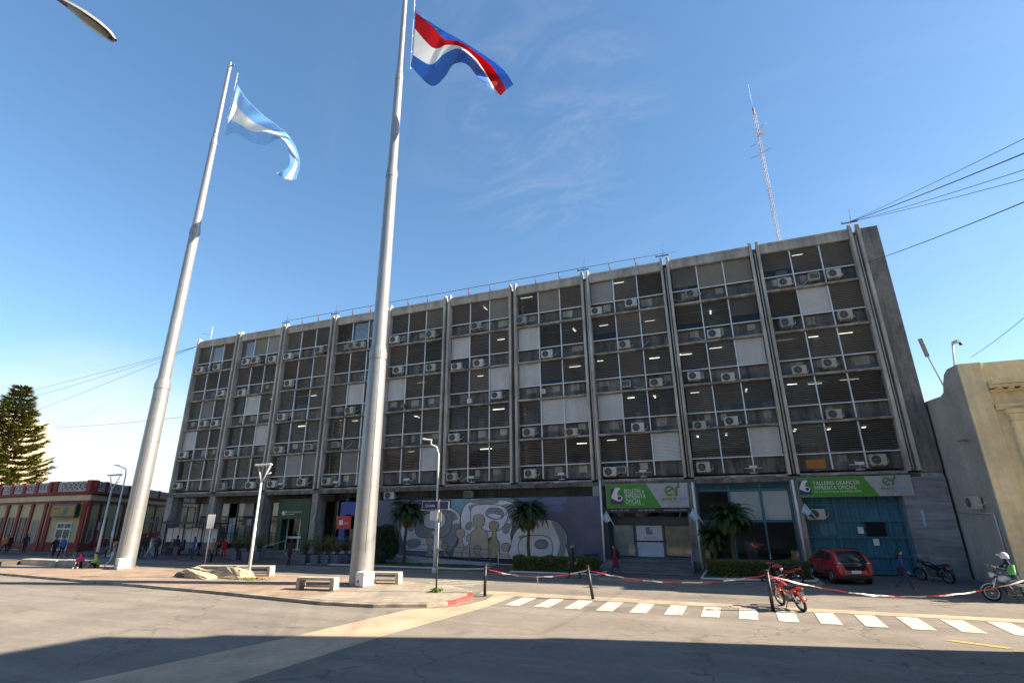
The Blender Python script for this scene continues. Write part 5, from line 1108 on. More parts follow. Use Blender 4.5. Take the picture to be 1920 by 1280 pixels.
for zz, dx, dz in ((34.8, .75, .5), (33.6, -.8, -.4), (32.5, .9, .2), (32.4, -.9, -.3)): m.tube([(mx_, my_, zz), (mx_+dx, my_-.2, zz+dz)], .022, 4, mred)
m.obox((mx_+.35, my_, 34.5), .4, .15, .2, None, white_p); m.build('aerials', parent=t)
def wire(a, b, sag, lab, r=.014, n=18):
    a, b = Vector(a), Vector(b); tag(MB().tube([a.lerp(b, i/n)-Vector((0, 0, sag*4*(i/n)*(1-i/n))) for i in range(n+1)], r, 4, black_m).build('wire'), lab, 'wire', 'overhead wires')
P10 = Vector((PX[10]-.1, 34.15, 20.6))
for (px, py, yy, sg, lab) in ((1990, 205, 14, .3, 'uppermost overhead wire running right from the roof corner'), (1990, 235, 14, .35, 'thicker overhead wire below the uppermost one at the right roof corner'), (1990, 262, 14, .5, 'third overhead wire down from the right roof corner'), (1990, 288, 16, .5, 'slack lowest of the wires meeting the right roof corner')):
    wire(P10, P10+(ony(px, py, yy)-P10)*2.2, sg*.9, lab, .018 if 'thicker' in lab else .010)
_w = Vector((10.02, 33.95, 17.6))
wire(_w, _w+(ony(1990, 318, 14)-_w)*2.2, .4, 'overhead wire fixed to the last fin below the roof corner', .016)
P0 = Vector((PX[0]+.1, 34.0, 19.6))
for (px, py, yy, sg, lab) in ((-60, 752, 45, .5, 'uppermost of the wires sloping left from the roof corner'), (-60, 765, 45, .7, 'second wire sloping left from the roof corner'), (-60, 806, 45, .6, 'lower wire sloping left toward the conifer')):
    wire(P0, P0+(ony(px, py, yy)-P0)*1.8, sg*1.6, lab, .02)
wire((-47.8, 34.0, 17.5), (-64, 50, 6.5), .2, 'thin wire dropping steeply left behind the left flagpole', .015)
wire((-47.9, 34.0, 12.4), ony(-40, 800, 50), .6, 'nearly level wire left of the office block', .018)
wire(ony(1820, 670, 31), ony(1990, 535, 20), .1, 'faint wire above the cream parapet', .012)

# small flags on the street front
def small_flag(x, y, z, dx, lab, big=1.0):
    t = thing('small_flag', lab, 'flag', (x, y, z)); a = Vector((x, y, z)); b = a+Vector((dx*1.1, -.9, -1.25))*big*.75
    a2, b2 = b, a; MB().tube([a2, b2], .022, 5, galv2).build('staff', parent=t)
    m = MB(); rows = []; d = (a-b)
    for i in range(7):
        u = i/6; p = b+d*(.42+.58*u); rows.append([p+Vector((-dx*.06*k*k*.2-.1*k*dx, .03*math.sin(k*2+i), -.145*k*(.4+.6*u))) for k in range(4)])
    rows2 = [[rows[i][k] for i in range(7)] for k in range(4)]; m.grid(rows2, None, True, [fl_blue, fl_white, fl_blue]); m.build('cloth', parent=t, fix=False)
small_flag(-7.0, 33.85, 3.4, .75, 'small blue and white flag drooping at the left end of the green bulletin banner'); small_flag(-1.75, 33.85, 3.5, .7, 'small blue and white flag on the downpipe beside the teal glazing'); small_flag(4.2, 33.8, 3.7, .55, 'small pale flag in front of the air conditioner by the teal gate', .9)
small_flag(-30.4, 34.0, 3.3, .3, 'tiny red and blue flag on the column right of the green portal', .6)
small_flag(-47.2, 34.0, 3.5, .3, 'small blue and white flag on the leftmost column', .8)

# ------------------------------------------------------------------ people
def cloth(n, c): return mat('cloth_'+n, c, .85, .15, 6)
HAIR = {'dark': mat('hair_dark', (.018, .013, .01), .6, .2, 8), 'grey': mat('hair_grey', (.13, .125, .12), .7, .2, 8), 'brown': mat('hair_brown', (.07, .04, .02), .6, .2, 8), 'blond': mat('hair_tan', (.32, .19, .08), .6, .2, 8)}
def person(label, loc, face, pose='stand', top=None, legs=None, shoes=None, hair='dark', h=1.7, coat=None, longhair=False, bag=None, helmet=None, group=None, vest=None, ph=1, hood=False, cap=None):
    k = h/1.74; shoes = shoes or black_m
    t = thing('person', label, 'person', loc, face, group, local=True)
    V = []; E = []; RAD = []; REG = []
    def v(p, r): V.append(Vector(p)*k); RAD.append((r*k if not isinstance(r, tuple) else (r[0]*k, r[1]*k))); return len(V)-1
    def e(a, b, reg): E.append((a, b)); REG.append(reg)
    zp = {'stand': .93, 'walk': .91, 'sit': .48, 'ground': .16, 'ride': .86}[pose]; lean = {'stand': 0, 'walk': -.04, 'sit': -.06, 'ground': -.08, 'ride': -.14}[pose]   # -y is forward
    pel = v((0, 0, zp), (.155, .115)); sp = v((0, lean*.4, zp+.2), (.145, .105)); ch = v((0, lean*.8, zp+.42), (.175, .12)); nk = v((0, lean+.01, zp+.57), .058); jw = v((0, lean-.03, zp+.645), (.066, .075)); md = v((0, lean-.02, zp+.72), (.076, .098)); cr = v((0, lean-.01, zp+.79), (.055, .07))
    e(pel, sp, 'top'); e(sp, ch, 'top'); e(ch, nk, 'top'); e(nk, jw, 'skin'); e(jw, md, 'skin'); e(md, cr, 'skin')
    ns = v((0, lean-.118, zp+.70), .014); e(md, ns, 'skin')
    for s in (-1, 1):
        hp = v((s*.09, 0, zp-.06), .092); e(pel, hp, 'legs')
        if pose == 'stand': kn, an, to = (s*.1, -.01, .49), (s*.105, .02, .09), (s*.125, -.13, .035)
        elif pose == 'walk':
            a = s*ph
            kn, an, to = ((s*.09, -.2, .52), (s*.09, -.27, .1), (s*.1, -.42, .05)) if a > 0 else ((s*.09, .08, .48), (s*.09, .36, .16), (s*.1, .25, .045))
        elif pose == 'sit': kn, an, to = (s*.12, -.42, .5), (s*.12, -.40, .09), (s*.13, -.54, .035)
        elif pose == 'ground': kn, an, to = (s*.13, -.36, .45), (s*.12, -.55, .09), (s*.13, -.68, .04)
        else: kn, an, to = (s*.25, -.38, .66), (s*.26, -.16, .27), (s*.27, -.3, .2)
        a1 = v(kn, .06); a2 = v(an, .043); a3 = v(to, .036); e(hp, a1, 'legs'); e(a1, a2, 'legs'); e(a2, a3, 'shoes')
        sh = v((s*.19, lean*.85, zp+.47), .062); e(ch, sh, 'top')
        zs = zp+.47
        if pose == 'stand': el, wr = (s*.24, .02, zs-.30), (s*.22, -.07, zs-.53)
        elif pose == 'walk': d = -.16 if s*ph < 0 else .16; el, wr = (s*.23, d*.5, zs-.28), (s*.22, d-.06, zs-.50)
        elif pose in ('sit', 'ground'): el, wr = (s*.23, -.12, zs-.24), (s*.13, -.33, zs-.26)
        else: el, wr = (s*.32, -.32, zs-.2), (s*.33, -.56, zs-.12)
        if pose == 'stand' and ph == 2 and s > 0: el, wr = (s*.25, -.1, zs-.27), (s*.1, -.22, zs-.05)
        b1 = v(el, .047); b2 = v(wr, .033); dv = (Vector(wr)-Vector(el)).normalized(); pm = v(Vector(wr)+dv*.07, (.04, .022)); e(sh, b1, 'top'); e(b1, b2, 'top'); e(b2, pm, 'skin')
        sd = dv.cross(Vector((1, 0, 0))).normalized()
        for f, (o_, ln) in enumerate(((-.03, .075), (-.01, .085), (.01, .08), (.028, .06))):
            c1 = v(Vector(wr)+dv*(.10+ln*.3)+sd*o_, .0085); c2 = v(Vector(wr)+dv*(.10+ln*.8)+sd*o_*1.1-Vector((s*.02, 0, 0)), .007); e(pm, c1, 'skin'); e(c1, c2, 'skin')
        th = v(Vector(wr)+dv*.07-sd*.055-Vector((s*.015, 0, 0)), .010); e(b2, th, 'skin')
    me = bpy.data.meshes.new('body'); me.from_pydata(V, E, []); o = bpy.data.objects.new('body', me); C.objects.link(o)
    md_ = o.modifiers.new('skin', 'SKIN'); md_.use_smooth_shade = True
    for i, sv in enumerate(me.skin_vertices[0].data): r_ = RAD[i]; sv.radius = r_ if isinstance(r_, tuple) else (r_, r_); sv.use_root = (i == 0)
    sb = o.modifiers.new('sub', 'SUBSURF'); sb.levels = 1; sb.render_levels = 1
    dg = bpy.context.evaluated_depsgraph_get(); dg.update(); me2 = bpy.data.meshes.new_from_object(o.evaluated_get(dg)); o.modifiers.clear(); o.data = me2; bpy.data.meshes.remove(me); me2.name = 'body'
    regs = ['skin', 'top', 'legs', 'shoes']; me2.materials.clear()
    for m_ in (skin, vest or top, legs, shoes): me2.materials.append(m_)
    n = len(me2.polygons); cs = np.zeros(n*3); me2.polygons.foreach_get('center', cs); cs = cs.reshape(-1, 3)
    best = np.full(n, 1e9); idx = np.zeros(n, int)
    for (a, b), rg in zip(E, REG):
        A = np.array(V[a]); Bv = np.array(V[b]); d = Bv-A; tt = np.clip(((cs-A)@d)/max(1e-9, d@d), 0, 1); q = np.linalg.norm(cs-A-tt[:, None]*d, axis=1)
        rr = RAD[a][0] if isinstance(RAD[a], tuple) else RAD[a]; q = q-rr*.6
        u = q < best; best[u] = q[u]; idx[u] = regs.index(rg)
    me2.polygons.foreach_set('material_index', idx.tolist()); me2.update(); o.parent = t
    # hair, coat, bag, helmet
    hc = Vector((0, lean-.012, zp+.725))*k; m = MB()
    if helmet:
        m.lathe([(.145*k*math.cos(a), .16*k*math.sin(a)) for a in np.linspace(-.5, 1.57, 8)], tuple(hc), 14, helmet, 'z'); m.obox(hc+Vector((0, -.17*k, .05*k)), .2*k, .1*k, .02*k, Matrix.Rotation(.2, 3, 'X'), helmet); m.build('helmet', parent=t, fix=False)
    else:
        rows = []
        for a in np.linspace(-.35, 1.57, 7):
            rows.append([(hc.x+.092*k*math.cos(a)*math.cos(b), hc.y+.014+.112*k*math.cos(a)*math.sin(b), hc.z+.105*k*math.sin(a)+(.03*k if math.sin(b) < -.2 and a < .4 else 0)*(1)) for b in np.linspace(-.75, math.pi+.75, 15)])
        m.grid(rows, cap or HAIR[hair]); 
        if longhair: m.tube([hc+Vector((0, .08, .02))*k, hc+Vector((0, .11, -.12))*k, hc+Vector((0, .1, -.3))*k], [.08*k, .09*k, .05*k], 8, HAIR[hair])
        m.build('hair', parent=t, fix=False)
    if coat:
        m = MB(); zt = zp+.12
        m.lathe([(.16*k, zt*k), (.185*k, (zp-.1)*k), (.205*k, (zp-.36)*k), (.19*k, (zp-.37)*k)], (0, 0, 0), 14, coat, 'z', 1.05, .85); m.build('coat_skirt', parent=t)
    if vest:
        m = MB(); m.lathe([(.17*k, (zp+.1)*k), (.19*k, (zp+.25)*k), (.2*k, (zp+.45)*k)], (0, lean*.6*k, 0), 12, top, 'z', 1.05, .75); m.build('vest', parent=t)
    if bag:
        nm, bm_, side = bag
        if side == 'back': MB().obox(Vector((0, .19+lean*.5, zp+.32))*k, .28*k, .16*k, .4*k, None, bm_).build('backpack', parent=t, bevel=.05)
        else: MB().obox(Vector((.27*side, .02, zp-.05))*k, .1*k, .28*k, .3*k, None, bm_).tube([Vector((.27*side, .02, zp+.1))*k, Vector((.1*side, 0, zp+.5))*k], .012, 5, bm_).build('bag', parent=t, bevel=.04)
    return t
def facing(x, y, tox, toy): return math.atan2(tox-x, -(toy-y))
navy_c = cloth('navy', (.012, .018, .045)); black_c = cloth('black', (.012, .012, .014)); jean = cloth('jean', (.03, .055, .12)); red_c = cloth('red', (.35, .012, .02)); mar = cloth('maroon', (.14, .012, .03)); blue_c = cloth('blue', (.02, .05, .22)); pink = cloth('pink', (.65, .03, .22)); lime_c = cloth('lime', (.35, .6, .05)); beige = cloth('beige', (.28, .23, .17)); lj = cloth('pale_jean', (.35, .45, .52)); white_c = cloth('white', (.6, .6, .6)); greyc = cloth('grey', (.12, .12, .13)); tan_s = cloth('tan_shoe', (.3, .16, .07)); azure = cloth('azure', (.04, .12, .35))
zs_ = .124
def gp(px, py, z=0): return at(px, py, z)
person('person in a dark coat with a pale scarf walking left before the mural hedge', gp(1077, 1085), R(-80), 'walk', black_c, black_c, hair='grey', h=1.72, coat=black_c, bag=('scarf', beige, -1))
person('person in a maroon coat with a dark backpack walking left by the grey steps', gp(1157, 1083), R(-85), 'walk', mar, jean, h=1.66, coat=mar, longhair=True, bag=('pack', black_c, 'back'), ph=-1)
person('person in a long blue coat and tan shoes walking past the teal gate', gp(1700, 1108), R(70), 'walk', cloth('coat_blue', (.02, .04, .2)), jean, tan_s, h=1.66, coat=cloth('coat_blue', (.02, .04, .2)), longhair=True, bag=('bag', black_c, -1))
person('person in black walking toward the green portal steps', gp(540, 1061, zs_), R(195), 'walk', black_c, black_c, h=1.74)
person('person with a beige jacket and backpack standing by the blank white sign', gp(394, 1057), R(120), 'stand', beige, black_c, hair='grey', h=1.74, bag=('pack', cloth('pack_tan', (.35, .24, .16)), 'back'), ph=2)
person('person in a red tracksuit walking by the left shop glazing', gp(417, 1049, zs_), R(60), 'walk', red_c, red_c, red_c, h=1.55)
person('person in a blue jacket and jeans standing right of the bus shelter', gp(359, 1049, zs_), R(150), 'stand', blue_c, jean, h=1.66)
person('person in a dark coat standing at the right end of the bus shelter', gp(326, 1048, zs_), R(200), 'stand', black_c, greyc, h=1.74)
person('person in black standing close beside the left flagpole', gp(260, 1046, zs_), R(160), 'stand', black_c, black_c, h=1.72)
person('person in a black coat standing under the left end of the shelter', gp(269, 1046, zs_), R(30), 'stand', black_c, black_c, h=1.78)
person('person in pale clothes walking between the dark coats at the shelter', gp(279, 1046, zs_), R(-60), 'walk', white_c, lj, h=1.55, longhair=True, hair='blond')
person('person in a dark blue jacket standing before the shelter posters', gp(291, 1047, zs_), R(10), 'stand', navy_c, black_c, h=1.76)
person('person in grey sitting on the shelter bench', Vector((-44.9, 33.3, .16)), R(20), 'sit', greyc, jean, h=1.7)
person('person in a dark red top sitting on the shelter bench', Vector((-43.6, 33.3, .16)), R(-10), 'sit', mar, black_c, h=1.66, longhair=True)
person('person in white sitting at the right end of the shelter bench', Vector((-42.2, 33.3, .16)), R(5), 'sit', white_c, black_c, h=1.66)
person('person with a blue jersey holding a bicycle at the left', gp(111, 1048), R(75), 'walk', azure, black_c, h=1.74)
person('person in dark clothes walking just behind the bicycle', gp(97, 1047), R(80), 'walk', black_c, black_c, h=1.7, ph=-1)
person('person in a bright pink jacket sitting on the plaza ground', gp(148, 1064, .134), R(40), 'ground', pink, black_c, white_c, h=1.64, longhair=True)
person('person in a lime vest sitting by the forked street lamp', gp(178, 1064, .134), R(-25), 'ground', lime_c, black_c, h=1.74)
person('person with tan hair and pale jeans walking at the foot of the left flagpole', gp(207, 1064, .134), R(140), 'walk', cloth('grey_top', (.2, .2, .22)), lj, white_c, hair='blond', h=1.68, longhair=True, bag=('bag', white_c, 1))
person('person in dark clothes bending at the oxblood corner building', gp(43, 1036, zs_), R(-120), 'walk', navy_c, black_c, h=1.7)
person('person with an orange top walking at the left edge of the view', gp(3, 1039), R(90), 'walk', cloth('orange', (.5, .2, .05)), black_c, h=1.74)
person('person in black walking behind the orange top at the left edge', gp(12, 1037), R(95), 'walk', black_c, black_c, h=1.7, ph=-1)
person('person in a dark hoodie standing behind the left forked lamp', gp(180, 1046), R(30), 'stand', navy_c, jean, h=1.72)
person('person in a black jacket with a grey bag standing left of the flagpole', gp(196, 1047), R(-30), 'stand', black_c, black_c, h=1.74, bag=('bag', greyc, 1))

# ------------------------------------------------------------------ bicycle, motorcycles, car
def wheel(parent, c, r, tr_r, rimm, spokes=12, wname='wheel', tread=None):
    wv = MB(); n = 28; pts = [(c[0]+r*math.cos(a), c[1], c[2]+r*math.sin(a)) for a in np.linspace(0, 2*math.pi, n+1)]
    wv.tube(pts, tr_r, 8, rubber, False); o = wv.build('wheel', parent=parent)
    m = MB(); m.tube([(c[0]+(r-tr_r)*math.cos(a), c[1], c[2]+(r-tr_r)*math.sin(a)) for a in np.linspace(0, 2*math.pi, n+1)], tr_r*.35, 6, rimm, False)
    for j in range(spokes):
        a = 2*math.pi*j/spokes; m.tube([(c[0], c[1]+(.04 if j % 2 else -.04), c[2]), (c[0]+(r-tr_r)*math.cos(a), c[1], c[2]+(r-tr_r)*math.sin(a))], max(.004, tr_r*.08), 4, rimm)
    m.tube([(c[0], c[1]-.06, c[2]), (c[0], c[1]+.06, c[2])], .035 if tr_r > .03 else .02, 8, rimm); m.build('rim', parent=o); return o
def bicycle(loc, rz, lab):
    t = thing('bicycle', lab, 'bicycle', loc, rz, local=True)
    wheel(t, (.52, 0, .34), .33, .02, chrome, 14); wheel(t, (-.52, 0, .34), .33, .02, chrome, 14)
    m = MB(); fm = mat('bike_frame', (.30, .07, .03), .4, .1, 3)
    for a, b in (((-.52, 0, .34), (0, 0, .3)), ((0, 0, .3), (-.15, 0, .82)), ((-.15, 0, .82), (-.52, 0, .34)), ((0, 0, .3), (.36, 0, .78)), ((-.12, 0, .74), (.36, 0, .82)), ((.36, 0, .86), (.52, 0, .34))): m.tube([a, b], .018, 6, fm)
    m.build('frame', parent=t); MB().tube([(.36, 0, .86), (.38, 0, 1.02)], .014, 6, black_m).tube([(.34, -.3, 1.05), (.4, 0, 1.02), (.34, .3, 1.05)], .014, 6, black_m).build('handlebar', parent=t)
    MB().lathe([(0, -.02), (.09, -.01), (.1, .03), (0, .05)], (-.18, 0, .9), 10, rubber, 'z', 1.3, .7).build('saddle', parent=t); MB().tube([(0, -.1, .2), (0, -.1, .3), (0, .1, .3), (0, .1, .42)], .012, 5, black_m).build('pedals', parent=t)
bicycle(gp(127, 1049), R(10), 'bicycle with dark tyres held by the blue jerseyed person')
def motorcycle(loc, rz, lab, paint, lean=0.0, accent=None, silver=False, fair=False, steer=0.0):
    t = thing('motorcycle', lab, 'motorcycle', loc, rz, local=True); t.rotation_euler = (lean, 0, rz); accent = accent or paint
    rimm = chrome if silver else mat('moto_rim', (.35, .34, .32), .35, .1, 3, metal=.6)
    eng = mat('engine_grey', (.16, .16, .165), .45, .2, 4, metal=.5)
    wheel(t, (.66, 0, .30), .265, .043, rimm, 10); wheel(t, (-.62, 0, .30), .26, .05, rimm, 10)
    m = MB()
    for s in (-.075, .075): m.tube([(.66, s, .3), (.40, s, .93)], .024, 8, chrome if silver else eng); 
    m.obox((.42, 0, .88), .08, .2, .05, None, black_m); m.build('fork', parent=t)
    m = MB(); m.tube([(.40, 0, .9), (.1, 0, .68), (-.35, 0, .66), (-.72, 0, .74)], .026, 8, black_m); m.tube([(.36, 0, .82), (.15, 0, .32), (-.2, 0, .3), (-.28, 0, .64)], .024, 8, black_m)
    for s in (-.09, .09): m.tube([(-.2, s, .34), (-.62, s, .30)], .022, 6, black_m); m.tube([(-.5, s, .66), (-.6, s, .34)], .032, 8, chrome if silver else eng)
    m.build('frame', parent=t)
    m = MB(); m.obox((.02, 0, .38), .36, .22, .22, None, eng); m.obox((.16, 0, .52), .16, .17, .2, Matrix.Rotation(.5, 3, 'Y'), eng); m.lathe([(0, -.13), (.1, -.13), (.1, .13), (0, .13)], (-.08, 0, .38), 14, eng, 'y')
    for z in (.46, .5, .54, .58): m.obox((.18, 0, z), .2, .2, .012, Matrix.Rotation(.5, 3, 'Y'), eng)
    m.build('engine', parent=t, bevel=.015)
    m = MB(); rows = []
    for u, w_, zb, zt in ((.38, .05, .74, .86), (.30, .10, .68, .92), (.14, .13, .66, .94), (-.02, .10, .68, .88), (-.1, .06, .7, .82)): rows.append([(u, w_*math.cos(a), (zb+zt)/2+(zt-zb)/2*math.sin(a)) for a in np.linspace(0, 2*math.pi, 13)])
    m.grid(rows, paint); m.build('tank', parent=t)
    m = MB(); rows = []
    for u, w_, zb, zt in ((.0, .09, .74, .83), (-.2, .12, .72, .80), (-.45, .12, .74, .83), (-.72, .09, .80, .89), (-.82, .04, .84, .88)): rows.append([(u, w_*math.cos(a), (zb+zt)/2+(zt-zb)/2*math.sin(a)) for a in np.linspace(0, 2*math.pi, 13)])
    m.grid(rows, mat('seat_black', (.02, .02, .02), .7, .15, 5)); m.build('seat', parent=t)
    m = MB()
    for s in (-1, 1): m.add([(-.02, s*.115, .72), (-.3, s*.125, .66), (-.8, s*.08, .82), (-.78, s*.085, .70), (-.35, s*.125, .54), (-.1, s*.115, .58)], [(0, 1, 2, 3, 4, 5)], paint); 
    m.build('side_panel', parent=t, solid=.015)
    for cx, r_, a0, a1, w_ in ((.66, .33, .35, 2.3, .07), (-.62, .335, .8, 2.9, .08)):
        m = MB(); m.grid([[(cx+r_*math.cos(a), y_, .30+r_*math.sin(a)-abs(y_)*.2) for a in np.linspace(a0, a1, 10)] for y_ in (-w_, -w_*.5, 0, w_*.5, w_)], accent); m.build('mudguard', parent=t, solid=.008)
    m = MB(); m.lathe([(0, .11), (.085, .1), (.095, .02), (.05, -.1), (0, -.11)], (.50, 0, .93), 14, accent, 'x'); hl = m.build('headlight', parent=t); MB().disc((.612, 0, .93), .08, 14, 'x', mat('lamp_glass', (.55, .56, .55), .15, .05, 3)).build('lens', parent=hl)
    m = MB().tube([(.30, -.38, 1.03), (.36, -.2, 1.06), (.40, 0, 1.0), (.36, .2, 1.06), (.30, .38, 1.03)], .014, 6, chrome); 
    for s in (-1, 1): m.tube([(.315, s*.28, 1.04), (.28, s*.40, 1.02)], .02, 6, rubber)
    m.build('handlebar', parent=t)
    for s in (-1, 1): MB().tube([(.34, s*.22, 1.06), (.36, s*.30, 1.2)], .008, 5, black_m).lathe([(0, -.012), (.065, -.01), (.065, .01), (0, .012)], (.36, s*.31, 1.24), 12, mat('mirror_face', (.6, .62, .65), .08, .02, 2, metal=.9), 'x', 1, .7).build('mirror', parent=t)
    MB().tube([(.2, -.12, .4), (.14, -.15, .22), (-.25, -.17, .24), (-.75, -.18, .38)], [.022, .022, .045, .045], 8, chrome).build('exhaust', parent=t)
    tl = MB().obox((-.84, 0, .82), .06, .16, .07, None, mat('tail_red', (.4, .01, .01), .3, .05, 2)).build('tail_light', parent=t); MB().obox((-.9, 0, .62), .012, .2, .15, Matrix.Rotation(-.25, 3, 'Y'), mat('plate_dark', (.12, .12, .13), .5, .3, 8)).build('number_plate', parent=t)
    MB().obox((-.82, .15, .75), .07, .05, .05, None, mat('indicator', (.55, .2, .03), .3, .05, 2)).obox((-.82, -.15, .75), .07, .05, .05, None, MATS['indicator']).build('indicator', parent=t)
    if fair:
        for s in (-1, 1): MB().add([(.42, s*.12, .82), (.22, s*.17, .72), (.1, s*.17, .34), (.3, s*.14, .36)], [(0, 1, 2, 3)], paint).build('leg_shield', parent=t, solid=.02)
    MB().tube([(-.05, .12, .3), (-.02, .28, .05)], .014, 6, black_m).build('stand', parent=t)
    return t
mr = mat('moto_red', (.42, .012, .012), .3, .1, 3, coat=.5); mr2 = mat('moto_orange_red', (.5, .04, .015), .35, .1, 3, coat=.4)
p_ = at(1487, 1140, 0); motorcycle((p_.x, p_.y, 0), R(116), 'orange red motorcycle leaning on its stand behind the right bollard', mr2, R(-14), fair=True, silver=True)
p_ = at(1470, 1097, .0); motorcycle((p_.x, p_.y+.3, .0), R(176), 'red motorcycle standing sideways in front of the hedge', mr, R(-6))
motorcycle((9.1, 32.6, 0), R(128), 'black motorcycle parked by the grey marble wall', mat('moto_black', (.015, .015, .017), .3, .1, 3, coat=.5), R(-8))
p_ = Vector((9.85, 26.9, 0)); motorcycle((p_.x, p_.y, 0), R(176), 'white motorcycle ridden by a person in a white helmet', mat('moto_white', (.6, .62, .63), .3, .08, 3, coat=.4), 0, silver=True)
person('person in a white helmet and green vest riding the white motorcycle', Vector((p_.x+.18, p_.y, -.02)), R(-94), 'ride', cloth('green_vest', (.12, .5, .12)), greyc, h=1.78, helmet=mat('helmet_white', (.65, .67, .7), .25, .05, 2, coat=.5), vest=navy_c)
# car: small red hatchback seen from behind
def car(loc, rz, lab):
    t = thing('hatchback', lab, 'car', loc, rz, local=True); paint = mat('car_red', (.40, .012, .018), .28, .06, 1, coat=.8, spec=.6)
    st_ = [(-1.78, .74, .42, .92, .0), (-1.70, .79, .32, .97, .0), (-1.55, .81, .24, 1.02, .35), (-1.30, .82, .22, 1.04, .75), (-1.05, .82, .22, 1.04, 1.0), (-.5, .82, .22, 1.03, 1.0), (.1, .82, .22, 1.01, 1.0), (.55, .815, .22, 1.0, .72), (.95, .81, .22, .99, .0), (1.35, .78, .24, .93, 0), (1.68, .72, .3, .80, 0), (1.80, .62, .42, .68, 0)]
    rows = []
    for x, hw, zb, zw, rf in st_:
        zr = zw+.47*rf; wr = hw-.17*rf; half = [(hw*.82, zb), (hw*.97, zb+.1), (hw, zb+.35*(zw-zb)), (hw*1.0, zb+.7*(zw-zb)), (hw*.97, zw-.01), (hw*.95, zw+.01)]
        half += [(hw*.95+(wr-hw*.95)*.5, zw+(zr-zw)*.5), (wr, zr-.05*rf), (wr*.85, zr-.005), (wr*.4, zr+.02), (0, zr+.03)]
        rows.append([(x, -y, z) for y, z in half]+[(x, y, z) for y, z in reversed(half[:-1])])
    m = MB(); m.grid(rows, paint); m.add(rows[0], [tuple(range(len(rows[0])))], paint); m.add(rows[-1], [tuple(range(len(rows[0])))], paint); m.build('body', parent=t)
    cg = glass_mat('car_glass', (.06, .07, .08), .08); gk = mat('car_dark_glass', (.02, .025, .03), .12, .05, 1)
    m = MB(); m.grid([[(-1.735, y*.60, .965), (-1.735, y*.30, .975), (-1.735, 0, .975)][::1] for y in ()] or [[(-1.70+.0, -.62, 1.02), (-1.715, 0, 1.03), (-1.70, .62, 1.02)], [(-1.46, -.58, 1.30), (-1.47, 0, 1.32), (-1.46, .58, 1.30)], [(-1.27, -.52, 1.46), (-1.275, 0, 1.47), (-1.27, .52, 1.46)]], gk); m.build('rear_window', parent=t, solid=.015)
    m = MB(); m.grid([[(-1.812, -.42, .66), (-1.82, 0, .66), (-1.812, .42, .66)], [(-1.80, -.5, .93), (-1.81, 0, .94), (-1.80, .5, .93)], [(-1.715, -.58, 1.03), (-1.725, 0, 1.04), (-1.715, .58, 1.03)]], gk); m.build('tailgate_panel', parent=t, solid=.02)
    for s in (-1, 1):
        for x0, x1 in ((-1.2, -.62), (-.55, .15), (.2, .62)):
            m = MB(); k0 = 1 if x0 > -1 else .75; k1 = 1 if x1 < .4 else .55
            m.add([(x0, s*.795, 1.05), (x1, s*.79, 1.03), (x1-.1*(x1 > .4), s*(.79-.13*k1), 1.03+.38*k1), (x0+.05, s*(.79-.13*k0), 1.05+.36*k0)], [(0, 1, 2, 3)], gk); m.build('side_window', parent=t, solid=.02)
        m = MB(); m.grid([[(-1.74, s*.80, .84), (-1.5, s*.835, .86)], [(-1.735, s*.78, 1.02), (-1.5, s*.815, 1.05)]], mat('tail_lamp_red', (.30, .02, .03), .2, .1, 3, coat=.6)); m.grid([[(-1.785, s*.52, .86), (-1.765, s*.74, .84)], [(-1.765, s*.56, .99), (-1.74, s*.73, 1.0)]], mat('tail_lamp_clear', (.55, .42, .42), .2, .1, 3, coat=.6)); m.build('tail_light', parent=t, solid=.02)
        for x in (-1.12, 1.1):
            m = MB(); m.lathe([(.0, -.09), (.2, -.09), (.29, -.085), (.31, -.05), (.31, .05), (.29, .085), (.0, .085)], (x, s*.76, .31), 22, rubber, 'y'); o = m.build('wheel', parent=t)
            m = MB(); y_ = s*.855
            for j in range(8): a = j*math.pi/4; m.obox((x+.1*math.cos(a), y_, .31+.1*math.sin(a)), .2, .02, .05, Matrix.Rotation(-a, 3, 'Y'), chrome)
            m.lathe([(.19, -.012), (.205, .012), (.18, .012)], (x, y_, .31), 20, chrome, 'y'); m.build('rim', parent=o)
            MB().lathe([(.33, -.04), (.37, .03), (.33, .055)], (x, s*.79, .32), 22, black_m, 'y').build('wheel_arch', parent=t)
        MB().obox((.55, s*.92, 1.06), .12, .18, .13, None, paint).build('mirror', parent=t, bevel=.03)
        for x in (-.25, ): MB().obox((x, s*.825, .93), .16, .03, .03, None, paint).build('door_handle', parent=t)
        MB().tube([(-1.1, s*.6, 1.5), (-.9, s*.58, 1.54), (.1, s*.58, 1.53), (.3, s*.6, 1.49)], .016, 6, black_m).build('roof_rail', parent=t)
    seam = mat('seam_dark', (.01, .008, .008), .8, .1, 2)
    for s in (-1, 1):
        for pts_ in ([(-.58, s*.825, .32), (-.6, s*.828, .7), (-.58, s*.815, 1.02)], [(.18, s*.825, .32), (.2, s*.826, .7), (.18, s*.81, 1.0)], [(-.95, s*.826, .5), (-.3, s*.829, .52), (.6, s*.826, .5)], [(-1.79, s*.55, .52), (-1.80, s*.53, .8), (-1.73, s*.6, 1.02)]): MB().tube(pts_, .008, 4, seam).build('panel_gap', parent=t)
    MB().tube([(-1.72, 0, 1.05), (-1.62, .2, 1.15), (-1.56, .38, 1.2)], .012, 4, seam).build('wiper', parent=t); MB().tube([(-1.0, 0, 1.54), (-1.2, 0, 1.75)], .006, 4, seam).build('aerial', parent=t)
    MB().box(-1.84, -1.825, -.62, -.5, .42, .48, MATS['tail_lamp_red']).build('reflector', parent=t); MB().box(-1.84, -1.825, .5, .62, .42, .48, MATS['tail_lamp_red']).build('reflector', parent=t)
